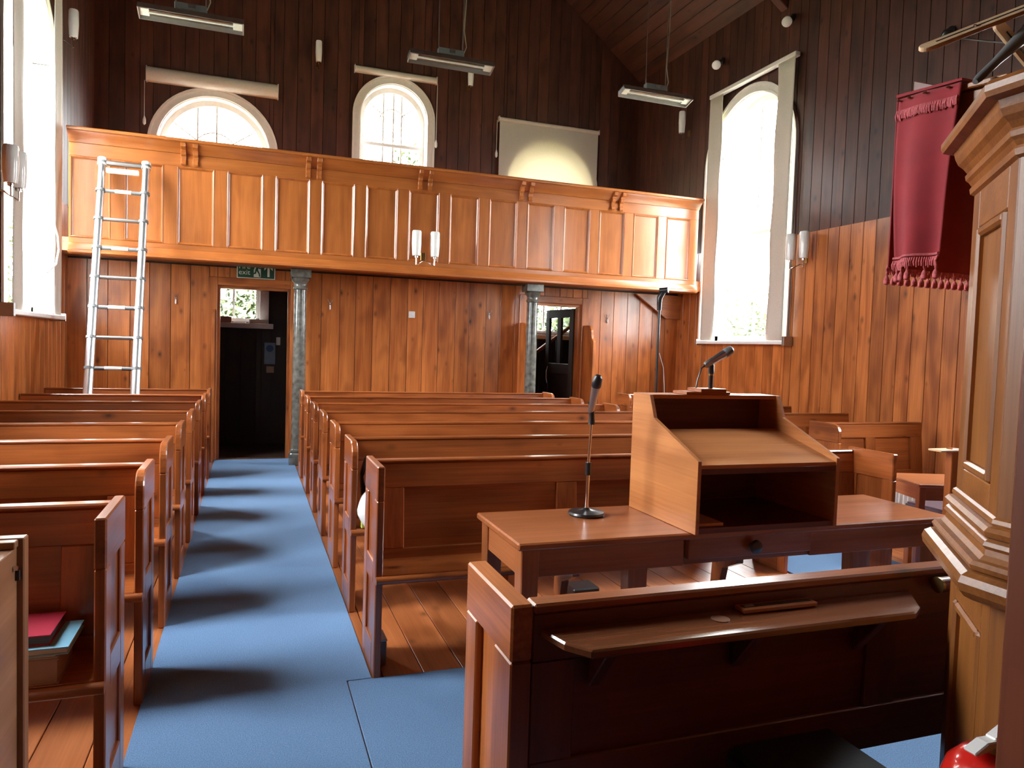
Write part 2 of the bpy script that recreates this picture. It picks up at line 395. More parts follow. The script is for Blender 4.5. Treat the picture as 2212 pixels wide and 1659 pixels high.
# floor and boards
FL = struct(MB().box(XL-.3, XR+.3, YF-.3, YU+.3, -.15, -.02).build('floor', W['vest_y']))
nfl = 44
for k in range(nfl):
    a, b = XL+(XR-XL)*k/nfl+.002, XL+(XR-XL)*(k+1)/nfl-.002
    o0 = (a, YF, -.02)
    key = 'fl'
    if key not in PCACHE:
        PCACHE[key] = MB(o0).box(a, b, YF, YB+.12, -.02, 0).mesh('floorboard', W['floor_y'], .002)
    link('floorboard', PCACHE[key], FL, o0)
struct(MB().box(XL, XR, YB+.12, YU, -.02, 0).build('floor_vestibule', W['vest_x']))
# gallery floor
struct(MB().box(XL, XR, 8.80, YU, 2.32, 2.46).build('floor_gallery', W['pine_x']))

# ------------------------------------------------------------------ windows
def arch_pts(op, r, n=28, z0=None):
    z0 = op['z0'] if z0 is None else z0; uc, zs = op['uc'], op['zs']
    return [(uc-r, z0)]+[(uc-r*math.cos(math.pi*k/n), zs+r*math.sin(math.pi*k/n)) for k in range(n+1)]+[(uc+r, z0)]
def ring(mb, f, op, ro, ri, d0, d1, z0=None, n=28):
    o = arch_pts(op, ro, n, z0); i = arch_pts(op, ri, n, z0)
    prof = lambda k: [f(*o[k], d0), f(*o[k], d1), f(*i[k], d1), f(*i[k], d0)]
    rings = [prof(k) for k in range(len(o))]
    mb.loft(rings)
def window(name, side, op, label, archw=.10, rails=(), bars=(), fan=False, sill=True):
    f = MAP[side]; w = sempty(name, label)
    r, z0, uc, zs = op['r'], op['z0'], op['uc'], op['zs']
    m = MB(); ring(m, f, op, r+archw, r-.005, .015, .04); ring(m, f, op, r+archw, r+archw-.03, .03, .06); ring(m, f, op, r+.02, r-.01, .03, .05)
    m.build('window_frame', white, w, smooth=True)
    m = MB(); ring(m, f, op, r+.005, r-.02, -.29, .02); m.build('reveal', white, w, smooth=True)
    m = MB(); ring(m, f, op, r-.02, r-.085, -.20, -.14); slab(m, f, uc-r+.02, uc+r-.02, z0, z0, z0+.08, z0+.08, -.20, -.14)
    m.build('sash', white, w, smooth=True)
    ri = r-.085
    for zr in rails:
        m = MB(); slab(m, f, uc-ri, uc+ri, zr, zr, zr+.045, zr+.045, -.20, -.14); m.build('meeting_rail', white, w)
    for bu in bars:
        m = MB(); zt = zs+math.sqrt(max(0, ri*ri-bu*bu)); slab(m, f, uc+bu-.011, uc+bu+.011, z0+.06, z0+.06, zt, zt, -.185, -.155); m.build('glazing_bar', white, w)
    if fan:
        for ang in (35, 145):
            a = R(ang); m = MB(); m.tube([f(uc+.45*ri*math.cos(a), zs+.45*ri*math.sin(a), -.17), f(uc+ri*math.cos(a), zs+ri*math.sin(a), -.17)], .01, 6); m.build('glazing_bar', white, w)
        m = MB(); m.tube([f(uc+.45*ri*math.cos(R(t)), zs+.45*ri*math.sin(R(t)), -.17) for t in range(0, 181, 15)], .01, 6); m.build('glazing_bar', white, w)
    pts = arch_pts(op, r-.03)
    m = MB(); m.poly3([f(*p, -.17) for p in pts], [tuple(range(len(pts)))]); m.build('pane', glass, w)
    if sill:
        m = MB(); slab(m, f, uc-r-archw, uc+r+archw, z0-.035, z0-.035, z0, z0, -.29, .10); m.build('window_sill', white, w, .006)
    return w
SB = dict(rails=(3.0, 2.2), bars=(0,), fan=False)
window('window_1', 'left', side_ops[0], 'tall arched white window in the wall beside the ladder', **SB)
window('window_2', 'right', side_ops[0], 'tall arched white window nearest the far end of the gallery', **SB)
window('window_3', 'left', left_ops[1], None, **SB)
window('window_4', 'right', side_ops[1], None, **SB)
window('window_5', 'upper', upper_ops[0], 'wide round-headed window above the gallery, over the ladder side', rails=(3.55,), bars=(-.22, 0.02), fan=True, sill=False)
window('window_6', 'upper', upper_ops[1], 'narrow round-headed window above the middle of the gallery', rails=(4.36,), bars=(-.13, .02, .14), fan=True, sill=False)
window('window_7', 'upper', upper_ops[2], 'wide round-headed window behind the lowered cream blind', rails=(3.55,), bars=(-.22, 0.0, .22), fan=True, sill=False)
def vest_window(name, op, label):
    f = MAP['upper']; w = sempty(name, label); r, uc, z0, z1 = op['r'], op['uc'], op['z0'], op['zs']
    m = MB()
    for a, b in ((uc-r-.12, uc-r), (uc+r, uc+r+.12)): slab(m, f, a, b, z0-.02, z0-.02, z1+.05, z1+.05, .015, .045)
    slab(m, f, uc-r, uc+r, z1-.0, z1-.0, z1+.05, z1+.05, .015, .045); m.build('window_frame', white, w, .004)
    m = MB()
    for a, b in ((uc-r, uc-r+.05), (uc+r-.05, uc+r)): slab(m, f, a, b, z0, z0, z1, z1, -.16, -.10)
    slab(m, f, uc-r, uc+r, z0, z0, z0+.05, z0+.05, -.16, -.10); slab(m, f, uc-r, uc+r, z1-.05, z1-.05, z1, z1, -.16, -.10); m.build('sash', white, w)
    for bu in (-.32, -.02, .28):
        m = MB(); slab(m, f, uc+bu-.012, uc+bu+.012, z0, z0, z1, z1, -.145, -.115); m.build('glazing_bar', white, w)
    m = MB(); m.poly3([f(uc-r, z0, -.13), f(uc+r, z0, -.13), f(uc+r, z1, -.13), f(uc-r, z1, -.13)], [(0, 1, 2, 3)]); m.build('pane', glass, w)
    m = MB(); slab(m, f, uc-r-.18, uc+r+.18, z0-.09, z0-.09, z0-.02, z0-.02, -.28, .16); m.build('window_sill', white, w, .006)
vest_window('window_8', vest_ops[0], 'small vestibule window seen through the doorway by the ladder')
vest_window('window_9', vest_ops[1], 'small vestibule window seen past the half-open glazed door')

# blind gear on the tall side windows: channels, headrail, bottom bar
def side_blind(side, label, group):
    s = 1 if side == 'right' else -1; xw = XR if s > 0 else XL
    t = thing('window_blind', label, 'blind', (xw-s*.12, 7.85, 1.6), group)
    X = lambda d: xw-s*d
    o = t.location
    bb = lambda a, b: (min(a, b), max(a, b))
    for (ya, yb) in ((7.0, 7.28), (8.36, 8.65)):
        m = MB(o); n = 24
        def fn(u, v, ya=ya, yb=yb):
            e = 1 if ya < 7.5 else 0
            wob = .012*math.sin(v*19+ya)*(u if e else 1-u)
            return (X(.118+.006*math.sin(u*6+v*3)), ya+(yb-ya)*u+wob, 1.64+v*(3.27))
        m.grid(fn, 6, n); ob = m.build('side_curtain', cream, t, smooth=True)
        sm = ob.modifiers.new('thick', 'SOLIDIFY'); sm.thickness = .004
    a, b = bb(X(.06), X(.135)); MB(o).box(a, b, 6.99, 8.66, 4.89, 4.945).build('head_rail', white, t, .008)
    a, b = bb(X(.095), X(.145)); MB(o).box(a, b, 6.96, 8.70, 1.595, 1.635).build('bottom_bar', whitem, t, .006)
    a, b = bb(X(.02), X(.15)); MB(o).box(a, b, 6.93, 6.97, 1.58, 1.69).build('bracket', steel, t, .004)
    a, b = bb(X(.02), X(.15)); MB(o).box(a, b, 8.69, 8.72, 1.58, 1.66).build('bracket', steel, t, .004)
side_blind('right', 'cream blind with parted side curtains on the window by the gallery end, facing the ladder', 'blinds on the tall side windows')
side_blind('left', 'cream blind with parted side curtains on the window beside the ladder', 'blinds on the tall side windows')
c = MB((-1.8, 8, 2)); c.tube([(-1.79, 7.90, 2.95), (-1.79, 7.93, 2.83), (-1.79, 8.12, 2.58), (-1.785, 8.32, 2.40), (-1.785, 8.36, 2.28), (-1.785, 8.25, 2.12), (-1.79, 7.95, 2.02), (-1.80, 7.78, 2.0), (-1.81, 7.76, 1.67)], .009, 8)
tag(c.build('blind_cord', whitem, None, smooth=True), 'white blind cord looping across the window beside the ladder', 'cord')
# roller blinds above the gallery
def cassette(x0, x1, z0, z1, label):
    yy = YU-.03
    t = thing('roller_blind', label, 'blind', ((x0+x1)/2, yy, z1), 'roller blinds above the gallery'); o = t.location
    r = (z1-z0)/2
    m = MB(o); pts = [(yy, z1), (yy, z0)]+[(yy-.05-r*.9*math.sin(R(a)), (z0+z1)/2-r*math.cos(R(a))) for a in range(0, 181, 20)]
    m.prism(pts, 'x', x0+.01, x1-.01); m.build('roll', cream, t, smooth=True)
    for xx in (x0, x1-.012): MB(o).box(xx, xx+.012, yy-.07, yy, z0-.01, z1+.01).build('end_bracket', white, t)
    return t
b1 = cassette(-1.32, .32, 4.77, 4.95, 'rolled-up cream blind over the wide arched window above the ladder')
b2 = cassette(1.34, 2.54, 5.30, 5.385, 'rolled-up cream blind over the narrow middle arched window')
b3 = cassette(3.51, 5.20, 4.90, 4.955, 'cream roller blind drawn down and glowing with daylight behind it')
MB(b3.location).grid(lambda u, v: (3.53+1.655*u, YU-.075+.004*math.sin(u*9), 3.2+1.72*v), 16, 4).build('blind_cloth', blindm, b3, smooth=True)
for (x, z0, z1, bt, k) in ((2.545, 4.45, 5.30, b2, .012), (3.485, 4.42, 4.90, b3, .012), (-1.335, 4.28, 4.77, b1, .010)):
    o = bt.location
    MB(o).tube([(x, YU-.08, z1), (x, YU-.08, z0)], .004, 6).build('cord', whitem, bt)
    MB(o).lathe([(.004, .10), (.02, .05), (.02, .0), (.006, -.02)], (x, YU-.08, z0-.06), 10).build('cord_pull', whitem, bt, smooth=True)

# ------------------------------------------------------------------ doorways
def doorway(name, op, label):
    d = sempty(name, label); a, b = op['uc']-op['r'], op['uc']+op['r']; zt = op['zs']
    for x0, x1 in ((a-.10, a), (b, b+.10)): MB((x0, YB, 0)).box(x0, x1, YB-.045, YB, 0, zt+.10).build('architrave', W['pine_z'], d, .008).location = (x0, YB, 0)
    MB((a, YB, zt)).box(a, b, YB-.045, YB, zt, zt+.10).build('architrave', W['pine_x'], d, .008).location = (a, YB, zt)
    for x0, x1 in ((a, a+.03), (b-.03, b)): MB((x0, YB, 0)).box(x0, x1, YB, YB+.13, 0, zt).build('jamb', W['pine_z'], d).location = (x0, YB, 0)
    MB((a, YB, zt)).box(a+.03, b-.03, YB, YB+.13, zt-.03, zt).build('door_head', W['pine_x'], d).location = (a, YB, zt)
    MB((a, YB, 0)).box(a+.03, b-.03, YB-.02, YB+.03, 0, .008).build('threshold', brass, d).location = (a, YB, 0)
    return d
d1 = doorway('door_1', door_ops[0], 'open doorway to the dark vestibule at the aisle end')
d2 = doorway('door_2', door_ops[1], 'doorway with a half-open glazed door beside the second column')
# glazed leaf of the second doorway, hinged on the far jamb and swung into the vestibule
leaf = bpy.data.objects.new('door_leaf', None); COL.objects.link(leaf); leaf.parent = d2; leaf.location = (4.335, YB+.14, 0); leaf.rotation_euler = (0, 0, R(180-83))
Wd = .78
for x0, x1, z0, z1 in ((0, .10, 0, 2.04), (Wd-.10, Wd, 0, 2.04), (Wd/2-.05, Wd/2+.05, 1.25, 1.92)): MB().box(x0, x1, -.02, .02, z0, z1).build('stile', W['vest_z'], leaf, .003)
for z0, z1 in ((1.92, 2.04), (1.10, 1.25), (0, .2)): MB().box(.10, Wd-.10, -.02, .02, z0, z1).build('rail', W['vest_x'], leaf, .003)
MB().box(.10, Wd-.10, -.008, .008, .2, 1.10).build('inset_panel', W['vest_z'], leaf)
for x0, x1 in ((.10, Wd/2-.05), (Wd/2+.05, Wd-.10)): MB().box(x0, x1, -.002, .002, 1.25, 1.92).build('pane', glass, leaf)
MB().tube([(Wd-.14, .05, .95), (Wd-.14, .07, 1.02), (Wd-.14, .07, 1.12), (Wd-.14, .05, 1.2)], .008, 8).build('handle', chrome, leaf, smooth=True)
# wing boards (draught screens) standing out from the wall beside the doorways
def wing(x, L, label):
    pts = [(YB-.02, 0), (YB-.02, 1.80)]+[(YB-.02-L*.45-L*.35*math.sin(R(a)), 1.80-.13+.13*math.cos(R(a))) for a in range(0, 91, 15)]+[(YB-.02-L*.85, 1.62), (YB-.02-L, 1.58), (YB-.02-L, 0)]
    o = MB((x, YB, 0)).prism(pts, 'x', x-.018, x+.018).build('draught_screen', W['pine_z'], None, .004)
    o.location = (x, YB, 0); tag(o, label, 'screen', 'draught screens beside the doorways')
wing(4.42, .34, 'round-shouldered draught screen beside the half-open glazed door'); wing(3.46, .34, 'draught screen board behind the second column')
wing(-.41, .12, 'narrow draught screen beside the open doorway by the ladder')
# vestibule: hand rail and string of the gallery stair, papers on the sill, notice
st = thing('gallery_stair', 'dark gallery stair rail seen through the doorway with the glazed door', 'stair', (4.2, 10.45, 0))
o = st.location
MB(o).tube([(3.5, 10.45, .95), (5.2, 10.45, 2.2)], .03, 8).build('hand_rail', W['pew_x'], st, smooth=True)
MB(o).prism([(3.3, 0), (3.6, 0), (5.3, 1.35), (5.3, 1.6)], 'y', 10.43, 10.47).build('string', W['vest_x'], st)
for k in range(6): x = 3.6+k*.28; MB(o).box(x, x+.03, 10.44, 10.46, (x-3.45)*.76, .95+(x-3.5)*.735).build('baluster', W['vest_z'], st)
for x0, x1, z1, n, mt in ((-.42, -.24, 1.76, 'dark box standing on the vestibule window sill, under the small window', cartn), (-.02, .22, 1.735, 'stack of papers on the vestibule window sill nearest the doorway jamb', pagesm), (-.22, -.06, 1.695, 'flat white leaflet on the vestibule window sill', pagesm)):
    o = MB((x0, 10.76, 1.68)).box(x0, x1, 10.71, 10.80, 1.682, z1).build('sill_box' if mt == cartn else 'paper_stack', mt, None, .003); o.location = (x0, 10.76, 1.68); tag(o, n, 'box' if mt == cartn else 'paper')
t = thing('notice', 'pale blue notice with a round emblem on the vestibule wall', 'notice', (.26, YU-.02, 1.2)); o = t.location
MB(o).box(.19, .335, YU-.026, YU-.02, 1.12, 1.42).build('sheet', bluep, t)
MB(o).prism([(.262+.05*math.cos(R(a)), 1.34+.05*math.sin(R(a))) for a in range(0, 360, 20)], 'y', YU-.029, YU-.0255).build('emblem', plain('notice_blue', (.05, .10, .20), .6), t)
tag(MB().box(.22, .32, YU-.026, YU-.02, 1.00, 1.09).build('pink_card', cartn), 'small buff card pinned under the blue notice', 'card')
tag(MB().box(.345, .40, YU-.03, YU-.02, 1.39, 1.50).build('wall_switch', whitem, None, .003), 'pale switch plate above the blue notice in the vestibule', 'switch')

# ------------------------------------------------------------------ gallery front
YG = 8.75
g = thing('gallery_balustrade', 'golden panelled gallery front running wall to wall on two columns', 'balcony', (2.0, YG, 2.3)); o = g.location
MB(o).box(XL+.16, XR-.16, YG+.02, YG+.05, 2.32, 3.44).build('backing_board', W['oak_x'], g)
MB(o).prism([(YG-.13, 3.525), (YG-.135, 3.545), (YG-.125, 3.56), (YG+.10, 3.56), (YG+.10, 3.525)], 'x', XL+.16, XR-.16).build('cap_ledge', W['oak_x'], g, .004)
pc = [(YG+.04, 3.425), (YG-.012, 3.425), (YG-.02, 3.44), (YG-.03, 3.455), (YG-.055, 3.485), (YG-.09, 3.51), (YG-.10, 3.525), (YG+.04, 3.525)]
MB(o).prism(pc, 'x', XL+.16, XR-.16).build('cornice_moulding', W['oak_x'], g, smooth=True)
MB(o).box(XL+.16, XR-.16, YG-.004, YG+.03, 3.29, 3.425).build('top_rail', W['oak_x'], g, .003)
MB(o).box(XL+.16, XR-.16, YG-.004, YG+.03, 2.40, 2.455).build('bottom_rail', W['oak_x'], g, .003)
pb = [(YG+.05, 2.29), (YG-.035, 2.29), (YG-.05, 2.30), (YG-.05, 2.325), (YG-.035, 2.335), (YG-.03, 2.36), (YG-.02, 2.385), (YG-.012, 2.40), (YG+.05, 2.40)]
MB(o).prism(pb, 'x', XL+.16, XR-.16).build('base_moulding', W['oak_x'], g, smooth=True)
PW = [(-1.77+.5035*k, -1.395+.5035*k) for k in range(15)]
edges = [XL+.16]+[v for p in PW for v in p]+[XR-.16]
for k in range(0, len(edges), 2):
    x0, x1 = edges[k], edges[k+1]; me = None
    ob = MB((x0, YG, 2.45)).box(x0, x1, YG-.004, YG+.03, 2.455, 3.29).build('stile', W['oak_z'], g, .003); ob.location = Vector((x0, YG, 2.45))-o
pm = fm = None
for x0, x1 in PW:
    if pm is None:
        pm = MB((x0, YG, 2.45)).box(x0, x1, YG+.012, YG+.03, 2.455, 3.29).mesh('panel', W['oak_z'])
        q = MB((x0, YG, 2.45))
        for (a, b, c, d) in ((x0, x0+.028, 2.455, 3.29), (x1-.028, x1, 2.455, 3.29)):
            s = 1 if a == x0 else -1; e = a if s > 0 else b
            q.prism([(e, YG-.003), (e+s*.008, YG-.009), (e+s*.016, YG-.003), (e+s*.02, YG+.004), (e+s*.028, YG+.012), (e, YG+.02)], 'z', c, d)
        for zz, s in ((2.455, 1), (3.29, -1)):
            q.prism([(YG-.003, zz), (YG-.009, zz+s*.008), (YG-.003, zz+s*.016), (YG+.004, zz+s*.02), (YG+.012, zz+s*.028), (YG+.02, zz)], 'x', x0, x1)
        fm = q.mesh('panel_moulding', W['oak_z'])
    p = link('panel', pm, g, Vector((x0, YG, 2.45))-o); link('panel_moulding', fm, p)
bm_ = None
for xc in (-.64, .655, 1.945, 3.235, 4.515):
    for dx in (-.085, .035):
        if bm_ is None:
            pr = [(YG, 3.31), (YG-.02, 3.30), (YG-.035, 3.315), (YG-.03, 3.34), (YG-.018, 3.36), (YG-.028, 3.395), (YG-.05, 3.41), (YG-.058, 3.435), (YG-.05, 3.455), (YG-.06, 3.47), (YG-.105, 3.48), (YG-.11, 3.525), (YG, 3.525)]
            bm_ = MB((0, YG, 3.4)).prism(pr, 'x', 0, .05).mesh('bracket', W['oak_z'], .003)
        link('bracket', bm_, g, Vector((xc+dx, YG, 3.4))-o)
tag(MB((5.6, 9.3, 2.1)).prism([(5.17, 2.29), (5.68, 1.95), (5.92, 1.95), (5.92, 2.29)], 'y', 9.32, 9.37).build('gallery_brace', W['pine_x'], None, .004), 'sloping wooden brace under the gallery in the corner beyond the tall stand', 'brace')
bpy.data.objects['gallery_brace'].location = (5.6, 9.3, 2.1)
# columns
def column(xc, label):
    yc = 8.95; t = thing('column', label, 'column', (xc, yc, 0), 'gallery columns'); o = (0, 0, 0)
    MB().box(-.10, .10, -.10, .10, 0, .09).build('plinth', marble, t, .006)
    MB().lathe([(.098, .09), (.104, .11), (.10, .13), (.086, .14), (.084, .15), (.092, .165), (.088, .185), (.078, .19)], (0, 0, 0), 24).build('base', marble, t, smooth=True)
    MB().lathe([(.077, .19), (.074, 1.0), (.069, 2.06)], (0, 0, 0), 24).build('shaft', marble, t, smooth=True)
    MB().lathe([(.07, 2.05), (.082, 2.06), (.085, 2.075), (.075, 2.09), (.074, 2.12), (.084, 2.14), (.10, 2.155), (.106, 2.175), (.098, 2.19)], (0, 0, 0), 24).build('necking', marble, t, smooth=True)
    MB().box(-.115, .115, -.10, .115, 2.19, 2.289).build('capital', marble, t, .006)
column(.545, 'mottled grey column beside the open doorway at the aisle end'); column(3.455, 'mottled grey column beside the doorway with the glazed door')
# small fittings on the back wall
sg = thing('fire_exit_sign', 'green and white fire exit sign over the open doorway', 'sign', (.055, YB-.02, 2.19)); o = sg.location
YS = YB-.02
MB(o).box(-.16, .275, YS-.012, YS, 2.185, 2.415).build('plate', signw, sg, .002)
MB(o).box(-.15, .265, YS-.014, YS-.011, 2.195, 2.405).build('green_ground', green, sg)
def text(body, loc, size, mat, parent, rot=(R(90), 0, 0)):
    cu = bpy.data.curves.new('lettering', 'FONT'); cu.body = body; cu.size = size; cu.extrude = .001; cu.space_line = .8
    ob = bpy.data.objects.new('lettering', cu); COL.objects.link(ob); ob.location = loc; ob.rotation_euler = rot; cu.materials.append(mat)
    bpy.context.view_layer.update(); me = bpy.data.meshes.new_from_object(ob.evaluated_get(bpy.context.evaluated_depsgraph_get()))
    bpy.data.objects.remove(ob, do_unlink=True); bpy.data.curves.remove(cu)
    ob = link('lettering', me, parent, loc); ob.rotation_euler = rot; return ob
text('Fire\nexit', Vector((-.14, YS-.0155, 2.298))-o, .085, signw, sg)
MB(o).box(.03, .11, YS-.017, YS-.0135, 2.205, 2.395).build('door_symbol', signw, sg)
q = MB(o); ya, yb = YS-.019, YS-.0165
q.prism([(.066+.016*math.cos(R(a)), 2.372+.016*math.sin(R(a))) for a in range(0, 360, 30)], 'y', ya, yb)
for P in ([(.05, 2.30), (.075, 2.35), (.092, 2.345), (.078, 2.29)], [(.05, 2.30), (.078, 2.29), (.10, 2.25), (.106, 2.212), (.09, 2.212), (.085, 2.245)], [(.05, 2.305), (.066, 2.29), (.055, 2.245), (.015, 2.235), (.015, 2.25), (.042, 2.26)], [(.06, 2.34), (.074, 2.35), (.04, 2.325), (.035, 2.295), (.028, 2.30), (.032, 2.332)], [(.088, 2.345), (.10, 2.315), (.118, 2.315), (.118, 2.303), (.092, 2.303), (.078, 2.33)]):
    q.prism(P, 'y', ya, yb)
q.build('running_figure', green, sg)
MB(o).prism([(.185, 2.215), (.21, 2.215), (.21, 2.33), (.245, 2.29), (.245, 2.325), (.198, 2.385), (.15, 2.325), (.15, 2.29), (.185, 2.33)], 'y', YS-.017, YS-.0135).build('arrow', signw, sg)
sw = thing('wall_switch', 'small square white box on the boards under the middle of the gallery', 'switch', (1.96, YB-.02, 1.84)); o = sw.location
MB(o).box(1.92, 2.0, YB-.045, YB-.018, 1.80, 1.885).build('cover', whitem, sw, .005); MB(o).box(1.945, 1.975, YB-.05, YB-.044, 1.825, 1.86).build('rocker', whitem, sw, .002)
hl = ['beside the ladder', 'right next to the first column', 'between the white switch and the second column', 'on the boards beyond the glazed door']
for (x, z), tx in zip(((-.82, 1.89), (.93, 1.91), (3.01, 1.88), (4.77, 1.90)), hl):
    h = thing('coat_hook', 'tiny white-tipped coat hook on the back wall, '+tx, 'hook', (x, YB-.018, z), 'coat hooks on the back wall')
    MB().box(-.008, .008, -.008, 0, -.03, .03).build('plate', whitem, h, .002)
    for s in (-1, 1): MB().tube([(0, -.005, .0), (s*.015, -.025, .04), (s*.03, -.03, .07)], .004, 6).build('prong', steel, h)
    MB().lathe([(.007, 0), (.010, .015), (.008, .05), (.004, .055)], (0, -.018, -.05), 10).build('tip', whitem, h, smooth=True)

# ------------------------------------------------------------------ pews
def end_panel(parent, x0, th, yf, yb, zt, square, org):
    e = bpy.data.objects.new('end_panel', None); COL.objects.link(e); e.parent = parent
    x1 = x0+th; s = .075; O = org
    def add(n, m, mat, bev=.004):
        m.build(n, mat, e, bev)
    add('stile', MB(O).box(x0, x1, yf, yf+s, 0, zt-.15), W['pew_z']); add('stile', MB(O).box(x0, x1, yb-s, yb, 0, zt-.15), W['pew_z'])
    if square: pts = [(yf, zt-.15), (yb, zt-.15), (yb, zt), (yf, zt)]
    else:
        r = .075; pts = [(yf, zt-.15), (yb, zt-.15), (yb, zt)]+[(yf+r-r*math.sin(R(a)), zt-r+r*math.cos(R(a))) for a in range(0, 91, 15)]
    add('rail', MB(O).prism(pts, 'x', x0-.001, x1+.001), W['pew_y'], .005)
    add('rail', MB(O).box(x0, x1, yf+s, yb-s, .40, .50), W['pew_y']); add('rail', MB(O).box(x0, x1, yf+s, yb-s, 0, .14), W['pew_y'])
    add('inset_panel', MB(O).box(x0+.010, x1-.010, yf+s, yb-s, .14, .40), W['pew_z'], 0); add('inset_panel', MB(O).box(x0+.010, x1-.010, yf+s, yb-s, .50, zt-.15), W['pew_z'], 0)
    return e
def make_pew(label, group, x0, x1, yf, yb, zt, ends, square, npan, cat='pew'):
    org = Vector((x0, yf, 0)); t = thing('pew', label, cat, org, group); O = org; th = .032
    a, b = x0, x1
    if ends[0]: end_panel(t, x0, th, yf, yb+.01, zt+.015, square, O); a = x0+th
    if ends[1]: end_panel(t, x1-th, th, yf, yb+.01, zt+.015, square, O); b = x1-th
    br = bpy.data.objects.new('backrest', None); COL.objects.link(br); br.parent = t
    lean = .05
    def yq(z): return yb-.035-lean*(zt-z)/.5
    def sl(x_0, x_1, z0, z1, off, tk, n, mat, bev=.003):
        MB(O).prism([(yq(z0)+off, z0), (yq(z0)+off+tk, z0), (yq(z1)+off+tk, z1), (yq(z1)+off, z1)], 'x', x_0, x_1).build(n, mat, br, bev)
    sl(a, b, zt-.13, zt-.018, 0, .03, 'top_rail', W['pew_x'])
    sl(a, b, .40, .50, 0, .03, 'bottom_rail', W['pew_x'])
    sw_ = .14; pw = (b-a-2*sw_-(npan-1)*.11)/npan; xs = [a]
    x = a
    for k in range(npan+1):
        w_ = sw_ if k in (0, npan) else .11
        sl(x, x+w_, .50, zt-.13, 0, .03, 'stile', W['pew_z']); x += w_
        if k < npan: sl(x, x+pw, .50, zt-.13, .014, .012, 'inset_panel', W['pew_x'], 0); x += pw
    MB(O).box(a-.0, b+.0, yb-.040, yb+.016, zt-.018, zt).build('cap_rail', W['pew_x'], t, .006)
    sx0, sx1 = (x0 if ends[0] else a), (x1 if ends[1] else b)
    MB(O).box(a, b, yf+.0, yb-.06, .425, .455).build('seat', W['pew_x'], t, .003)
    MB(O).tube([(sx0, yf-.014, .437), (sx1, yf-.014, .437)], .018, 10).build('seat_nosing', W['pew_x'], t, smooth=True)
    for k in range(1, 3):
        xx = a+(b-a)*k/3 if ends[1] else a+(b-a)*(k-.3)/2.4
        MB(O).prism([(yb-.07, 0), (yb-.02, 0), (yb-.05, .425), (yf+.06, .425), (yf+.06, .36), (yb-.14, .30)], 'x', xx-.02, xx+.02).build('leg', W['pew_z'], t, .003)
    return t
# middle block
fr_c = [3.11, 3.94, 4.76, 5.58, 6.38, 7.20, 8.02]; DP = .325; ZP = .912
ordn = ['front', 'second', 'third', 'fourth', 'fifth', 'sixth', 'seventh', 'eighth']
make_pew('square-ended front pew of the middle block, nearest the lectern table', 'pews of the middle block', .52, 3.42, fr_c[0], fr_c[0]+DP, ZP, (1, 1), True, 3)
p0 = make_pew('round-shouldered second pew of the middle block, with the white bag on its seat', 'pews of the middle block', .52, 3.42, fr_c[1], fr_c[1]+DP, ZP, (1, 1), False, 3)
for k in range(2, 7):
    dup(p0, (.52, fr_c[k], 0), ordn[k]+' pew from the front in the middle block between two blue aisles' if k < 6 else 'last pew of the middle block, nearest the back wall and columns')
# ladder-side block
bk_l = [2.67, 3.46, 4.28, 5.09, 5.92, 6.78, 7.60, 8.45]
make_pew('square-ended front pew beside the light wooden cabinet, with books on its seat', 'pews of the ladder-side block', XL+.03, -.38, bk_l[0]-DP, bk_l[0], ZP, (0, 1), True, 2)
p0 = make_pew('round-shouldered second pew behind the pew with the books', 'pews of the ladder-side block', XL+.03, -.38, bk_l[1]-DP, bk_l[1], ZP, (0, 1), False, 2)
for k in range(2, 8):
    dup(p0, (XL+.03, bk_l[k]-DP, 0), ordn[k]+' pew from the front in the narrow block where the ladder stands' if k < 7 else 'last pew of the ladder-side block, just behind the ladder')
# window-side block
bk_r = [4.92, 5.76, 6.58, 7.42, 8.34]
p0 = make_pew('front pew of the block under the tall window, behind the radiator', 'pews of the block under the tall window', 4.42, 5.62, bk_r[0]-DP, bk_r[0], ZP, (1, 0), False, 2)
for k in range(1, 5):
    dup(p0, (4.42, bk_r[k]-DP, 0), ordn[k]+' pew from the front in the block under the tall bright window' if k < 4 else 'last pew of the block under the tall window, nearest the gallery brace')

# carpets
def flat(name, x0, x1, y0, y1, label, z=.008, mat=carpet):
    o = MB((x0, y0, 0)).box(x0, x1, y0, y1, 0.0005, z).build(name, mat, None, .003); o.location = (x0, y0, 0); return tag(o, label, 'carpet')
o = MB((-.385, 0, 0)).prism([(-.385, -1.2), (.41, -1.2), (.41, 3.12), (.515, 3.12), (.515, YB-.03), (-.385, YB-.03)], 'z', .0005, .008).build('aisle_carpet', carpet, None, .002)
o.location = (-.385, 0, 0); tag(o, 'blue carpet runner up the aisle to the open doorway', 'carpet')
flat('front_carpet', .414, 4.40, -1.2, 3.115, 'blue carpet spread under the lectern table and the long bookrest pew')
flat('aisle_carpet', 3.44, 4.40, 3.12, YB-.03, 'blue carpet runner of the far aisle, seen beneath the lectern table')

